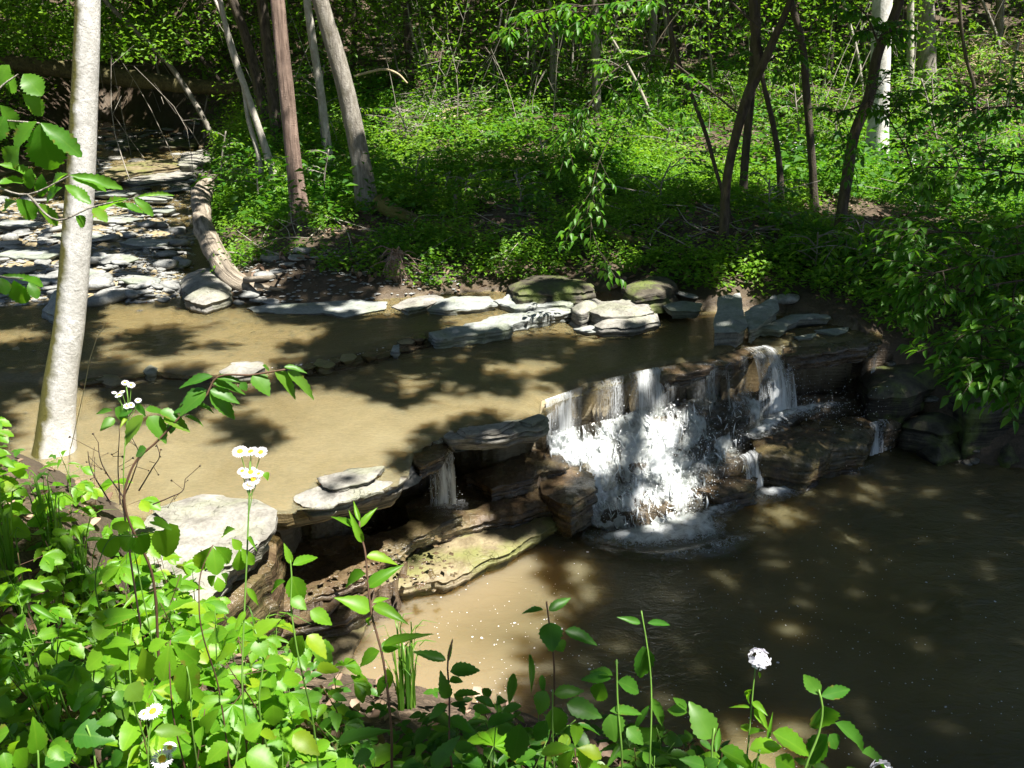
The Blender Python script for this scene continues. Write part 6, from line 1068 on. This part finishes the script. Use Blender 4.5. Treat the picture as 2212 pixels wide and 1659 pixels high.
px_plant('broad_herb', 'bright young plant with upright leaves in the bottom left corner', 1.5, [(240, 1500), (250, 1600), (250, 1700)], [((240, 1560), (235, 1370), 120), ((60, 1420), (-60, 1470), 120), ((100, 1540), (200, 1659), 130), ((20, 1560), (60, 1700), 90), ((320, 1530), (410, 1600), 90), ((130, 1480), (50, 1540), 80)], 'ovate', 'leaf_bright', 'stem', .003, off=O7)
px_plant('broad_herb', 'bright leafy plant at the bottom edge left of the dandelion leaf', 1.6, [(1560, 1440), (1540, 1560), (1520, 1700)], [((1600, 1560), (1790, 1640), 160), ((1480, 1500), (1330, 1620), 120), ((1590, 1470), (1690, 1370), 110), ((1900, 1440), (2060, 1560), 130), ((1560, 1600), (1620, 1700), 140), ((1680, 1440), (1810, 1450), 80)], 'ovate', 'leaf_bright', 'stem', .003, off=O7)
# dry seed stems
th = thing('seed_stalks', 'dry dark branching stalks with seed heads left of the elm sapling leaves', 'dry plant', tuple(root_down(atd(265, 1080, 2.4))[-1])); tw = MB(); hd = []
for path in [[(265, 1080), (290, 1020), (300, 980), (285, 945)], [(300, 1060), (330, 1010), (345, 985), (338, 960)], [(270, 1080), (215, 985), (212, 955)], [(330, 1090), (370, 1073), (395, 1060), (400, 1035)], [(260, 1090), (255, 1000), (258, 940)], [(240, 1090), (192, 995), (190, 975)]]:
    S = twig(tw, [atd(u, v, 2.4) for u, v in path], .0022, .001, 5, 14)
    for k in range(5):
        q = S[random.randrange(7, 14)]; e = q + rng.normal(0, .025, 3) + [0, 0, .01]; twig(tw, [q, e], .0008, .0006, 4, 3); hd.append(e)
p = atd(265, 1080, 2.4); twig(tw, [p] + root_down(p), .003, .003, 6, 8)
tw.build('stem', M['seed'], th); mb = MB(); scatter(mb, np.array(hd), rng.uniform(.002, .004, len(hd)), OC, of); mb.build('seed_heads', M['seed'], th)['kind'] = 'stuff'
th = thing('grass_stalk', 'single long dry grass stalk leaning beside the pale trunk', 'grass stalk', tuple(hit(150, 975))); tw = MB(); twig(tw, [hit(150, 975), atd(180, 850, 4.2), atd(205, 740, 4.0), atd(228, 698, 3.9)], .003, .0015, 5, 20); tw.build('stem', M['twig_tan'], th)
# oak leaves hanging at the left edge
OL = [((50, 160), (85, 198), 45), ((48, 203), (97, 245), 38), ((85, 267), (110, 367), 74), ((87, 265), (171, 327), 40), ((80, 262), (25, 310), 42), ((0, 227), (40, 275), 34), ((-5, 165), (40, 190), 42), ((42, 317), (8, 357), 46), ((-5, 355), (76, 372), 22), ((-5, 398), (54, 384), 26), ((68, 362), (60, 407), 24), ((147, 375), (96, 402), 28), ((150, 378), (258, 399), 24), ((153, 385), (229, 404), 24), ((90, 375), (88, 425), 24), ((37, 435), (-5, 449), 22), ((35, 430), (79, 470), 38), ((73, 440), (130, 481), 32), ((283, 430), (194, 448), 28), ((243, 442), (308, 451), 20), ((288, 425), (329, 461), 20), ((293, 427), (368, 414), 9), ((200, 450), (226, 470), 24), ((163, 467), (186, 486), 28), ((135, 405), (92, 430), 26), ((140, 400), (190, 430), 26), ((20, 140), (-10, 180), 40), ((10, 250), (-15, 300), 40), ((30, 605), (52, 658), 40), ((2, 600), (12, 632), 27), ((50, 602), (97, 612), 22), ((-5, 597), (80, 601), 14), ((62, 610), (80, 640), 24)]
px_leaves(1.9, OL, .7).mb(TP['oak']).build('foliage', M['leaf_oak'], th_oak); tw = MB()
twig(tw, [np.array([-3.1, 1.5, 6.2]), np.array([-2.3, 1.75, 4.4]), atd(-120, 300, 1.95), atd(-20, 260, 1.93), atd(50, 262, 1.9), atd(86, 266, 1.9)], .02, .0018, 6, 34); twig(tw, [atd(-20, 260, 1.93), atd(0, 190, 1.9), atd(40, 160, 1.9)], .003, .0015, 5, 10); twig(tw, [atd(-120, 300, 1.95), atd(-40, 380, 1.93), atd(60, 420, 1.9), atd(150, 380, 1.9)], .004, .0015, 5, 16); twig(tw, [atd(60, 420, 1.9), atd(120, 475, 1.9), atd(200, 447, 1.9), atd(292, 427, 1.9)], .003, .001, 5, 16); twig(tw, [atd(-120, 300, 1.95), atd(-60, 560, 1.93), atd(0, 597, 1.9), atd(50, 602, 1.9)], .004, .0015, 5, 14)
tw.build('limb', M['bark_grey'], th_oak)
# grass tufts
def tuft(label, p, n, hmin, hmax, spread, w, m='grass', name='grass_tuft', lean=(0, 0)):
    th = thing(name, label, 'grass', tuple(p)); mb = MB()
    for k in range(n):
        a = random.uniform(0, 6.28); h = random.uniform(hmin, hmax); d = np.array([math.cos(a), math.sin(a), 0]) * spread * random.uniform(.3, 1.2) + np.array([*lean, 0]); q = p + np.array([random.uniform(-.03, .03), random.uniform(-.03, .03), -.01]); bend = random.uniform(.1, .5)
        C = np.array([q, q + d * .25 + [0, 0, h * .55], q + d * .7 + [0, 0, h * .95], q + d * (1 + bend) + [0, 0, h * (1 - .4 * bend)]]); S = spline(C, 9); sd = np.array([-math.sin(a), math.cos(a), .3]); t = np.linspace(0, 1, 9); ww = w * (1 - t ** 2.2) + .0004; f = np.array([0, 0, .25])
        L = S + sd * ww[:, None]; Rr = S - sd * ww[:, None]; i = np.arange(8); V = np.r_[L, S - f * ww[:, None], Rr]; mb.add(V, np.r_[np.stack([i, i + 1, i + 10, i + 9], -1), np.stack([i + 9, i + 10, i + 19, i + 18], -1)], random.random())
    mb.build('blades', M[m], th); return th
tuft('dark green clump of sword-like grass at the bank edge below the tall upright plant', hit(880, 1530), 30, .22, .42, .09, .0055)
for lab, u, v, n, h in [('tall grass clump with long arching blades at the left edge of the bank', 40, 1330, 26, .7), ('grass clump in sun between heart leaves, left bank', 185, 1330, 22, .55), ('slender grass clump behind the heart vine', 130, 1250, 20, .6), ('grass blades in front of the white slab, left of the seedling', 330, 1300, 16, .45), ('shaded grass at the bottom left corner', 110, 1560, 20, .4), ('grass blades beside the tall fleabane stem', 580, 1450, 14, .35)]:
    tuft(lab, hit(u, v), n, h * .6, h, .16, .0055)
# generic thicket plants, each its own thing
SKU = [-200, 0, 200, 300, 420, 520, 600, 680, 740, 820, 1000, 1250, 1500, 1700, 1800, 2300]; SKV = [860, 895, 985, 1060, 1180, 1300, 1350, 1400, 1500, 1520, 1510, 1520, 1580, 1620, 1660, 1800]
KL = {'heart': ('heart_leaf_herb', 'heart-leaved herb in the thicket of the near bank', 'heart-leaved herbs of the near bank'), 'ovate': ('wingstem_plant', 'leafy upright herb with paired toothed leaves in the near bank thicket', 'paired-leaf herbs of the near bank'), 'lance': ('lance_leaf_herb', 'narrow-leaved upright herb in the near bank thicket', 'narrow-leaved herbs of the near bank'), 'obovate': ('creeper', 'five-leaflet creeper sprawling in the near bank thicket', 'creepers of the near bank')}
def herb(p, h, kind, leafL, m):
    nm, lab, grp = KL[kind]; th = thing(nm, lab, 'plant', tuple(p), grp); tw = MB(); lv = Leaves(); top = p + np.array([random.gauss(0, .12) * h, -abs(random.gauss(0, .15)) * h, h]); S = spline(np.array([p - [0, 0, .02], (p + top) / 2 + rng.normal(0, .03, 3), top]), 12); tube(tw, S, np.linspace(.003, .0012, 12), 6); a0 = random.uniform(0, 3.14); nn = max(3, int(h / (leafL * .75)))
    for k in range(nn):
        t = .25 + .75 * (k + .6) / nn; q = S[min(11, int(t * 11))]; a0 += 1.57 + random.gauss(0, .3)
        if kind == 'obovate':
            d = np.array([math.cos(a0), math.sin(a0), .25]); e = q + d * leafL * .8; tube(tw, np.array([q, e]), [.0012, .001], 5, cap=False); nl = 5
            for j in range(nl): b = a0 + (j - 2) * .62; lv.add(e, np.array([math.cos(b), math.sin(b), random.uniform(-.5, -.1)]), np.array([0, -.35, 1]) + rng.normal(0, .2, 3), leafL * random.uniform(.75, 1.05), leafL * .5)
            continue
        for s in (0, math.pi):
            f = np.array([math.cos(a0 + s), math.sin(a0 + s), random.uniform(-.45, .2)]); sc = leafL * random.uniform(.7, 1.15) * (1.05 - .45 * t); e = q + f * sc * .22; tube(tw, np.array([q, e]), [.0012, .001], 4, cap=False)
            lv.add(e, f, np.array([0, -.45, 1]) + rng.normal(0, .28, 3), sc, sc * {'heart': .85, 'ovate': .55, 'lance': .24}[kind])
    tw.build('stem', M['stem' if random.random() < .6 else 'stem_red'], th); lv.mb(TP[kind]).build('foliage', M[m], th)
cnt = 0; tries = 0
while cnt < 250 and tries < 14000:
    tries += 1; x, y = random.uniform(-4.4 if cnt % 3 == 0 else -3.6, 2.6) if cnt % 5 < 3 else random.uniform(-.8, 1.6), random.uniform(1.0, 5.6)
    if y > near_edge(x) - .08: continue
    p = np.array([x, y, gz(x, y)]); left = x < -.55; h = random.uniform(.16, .62 if left else .42); u, v = project((p + [0, 0, h])[None]); u, v = u[0], v[0]
    if u < -120 or u > 2000 or v > 1760: continue
    if v < np.interp(u, SKU, SKV) : continue
    if abs(u - 1640) < 60 and v > 1400: continue
    kind = random.choices(['heart', 'ovate', 'lance', 'obovate'], [.18, .42, .18, .22])[0]; L = {'heart': .085, 'ovate': .10, 'lance': .14, 'obovate': .085}[kind] * random.uniform(.85, 1.4)
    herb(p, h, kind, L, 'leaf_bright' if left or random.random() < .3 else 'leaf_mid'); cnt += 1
lv = Leaves()
for k in range(1100):
    u, v = random.uniform(-100, 1900), random.uniform(980, 1740); p = hit(u, v)
    if near_edge(p[0]) < p[1] + .05 or v < np.interp(u, SKU, SKV) + 15 or f2(np.array([p[0]]), np.array([p[1]]), 2.5, 2, 5)[0] < .4: continue
    a = random.uniform(0, 6.28); b = p + [0, 0, random.uniform(.03, .13)]
    for j in range(3): c = a + j * 2.1; L = random.uniform(.025, .05); lv.add(b, np.array([math.cos(c), math.sin(c), random.uniform(-.3, .3)]), np.array([0, -.3, 1]) + rng.normal(0, .2, 3), L, L * .65)
tag(lv.mb(TP['smooth']).build('seedlings', M['leaf_mid']), 'tiny seedlings carpeting the near bank between the taller herbs', None, None, 'stuff')
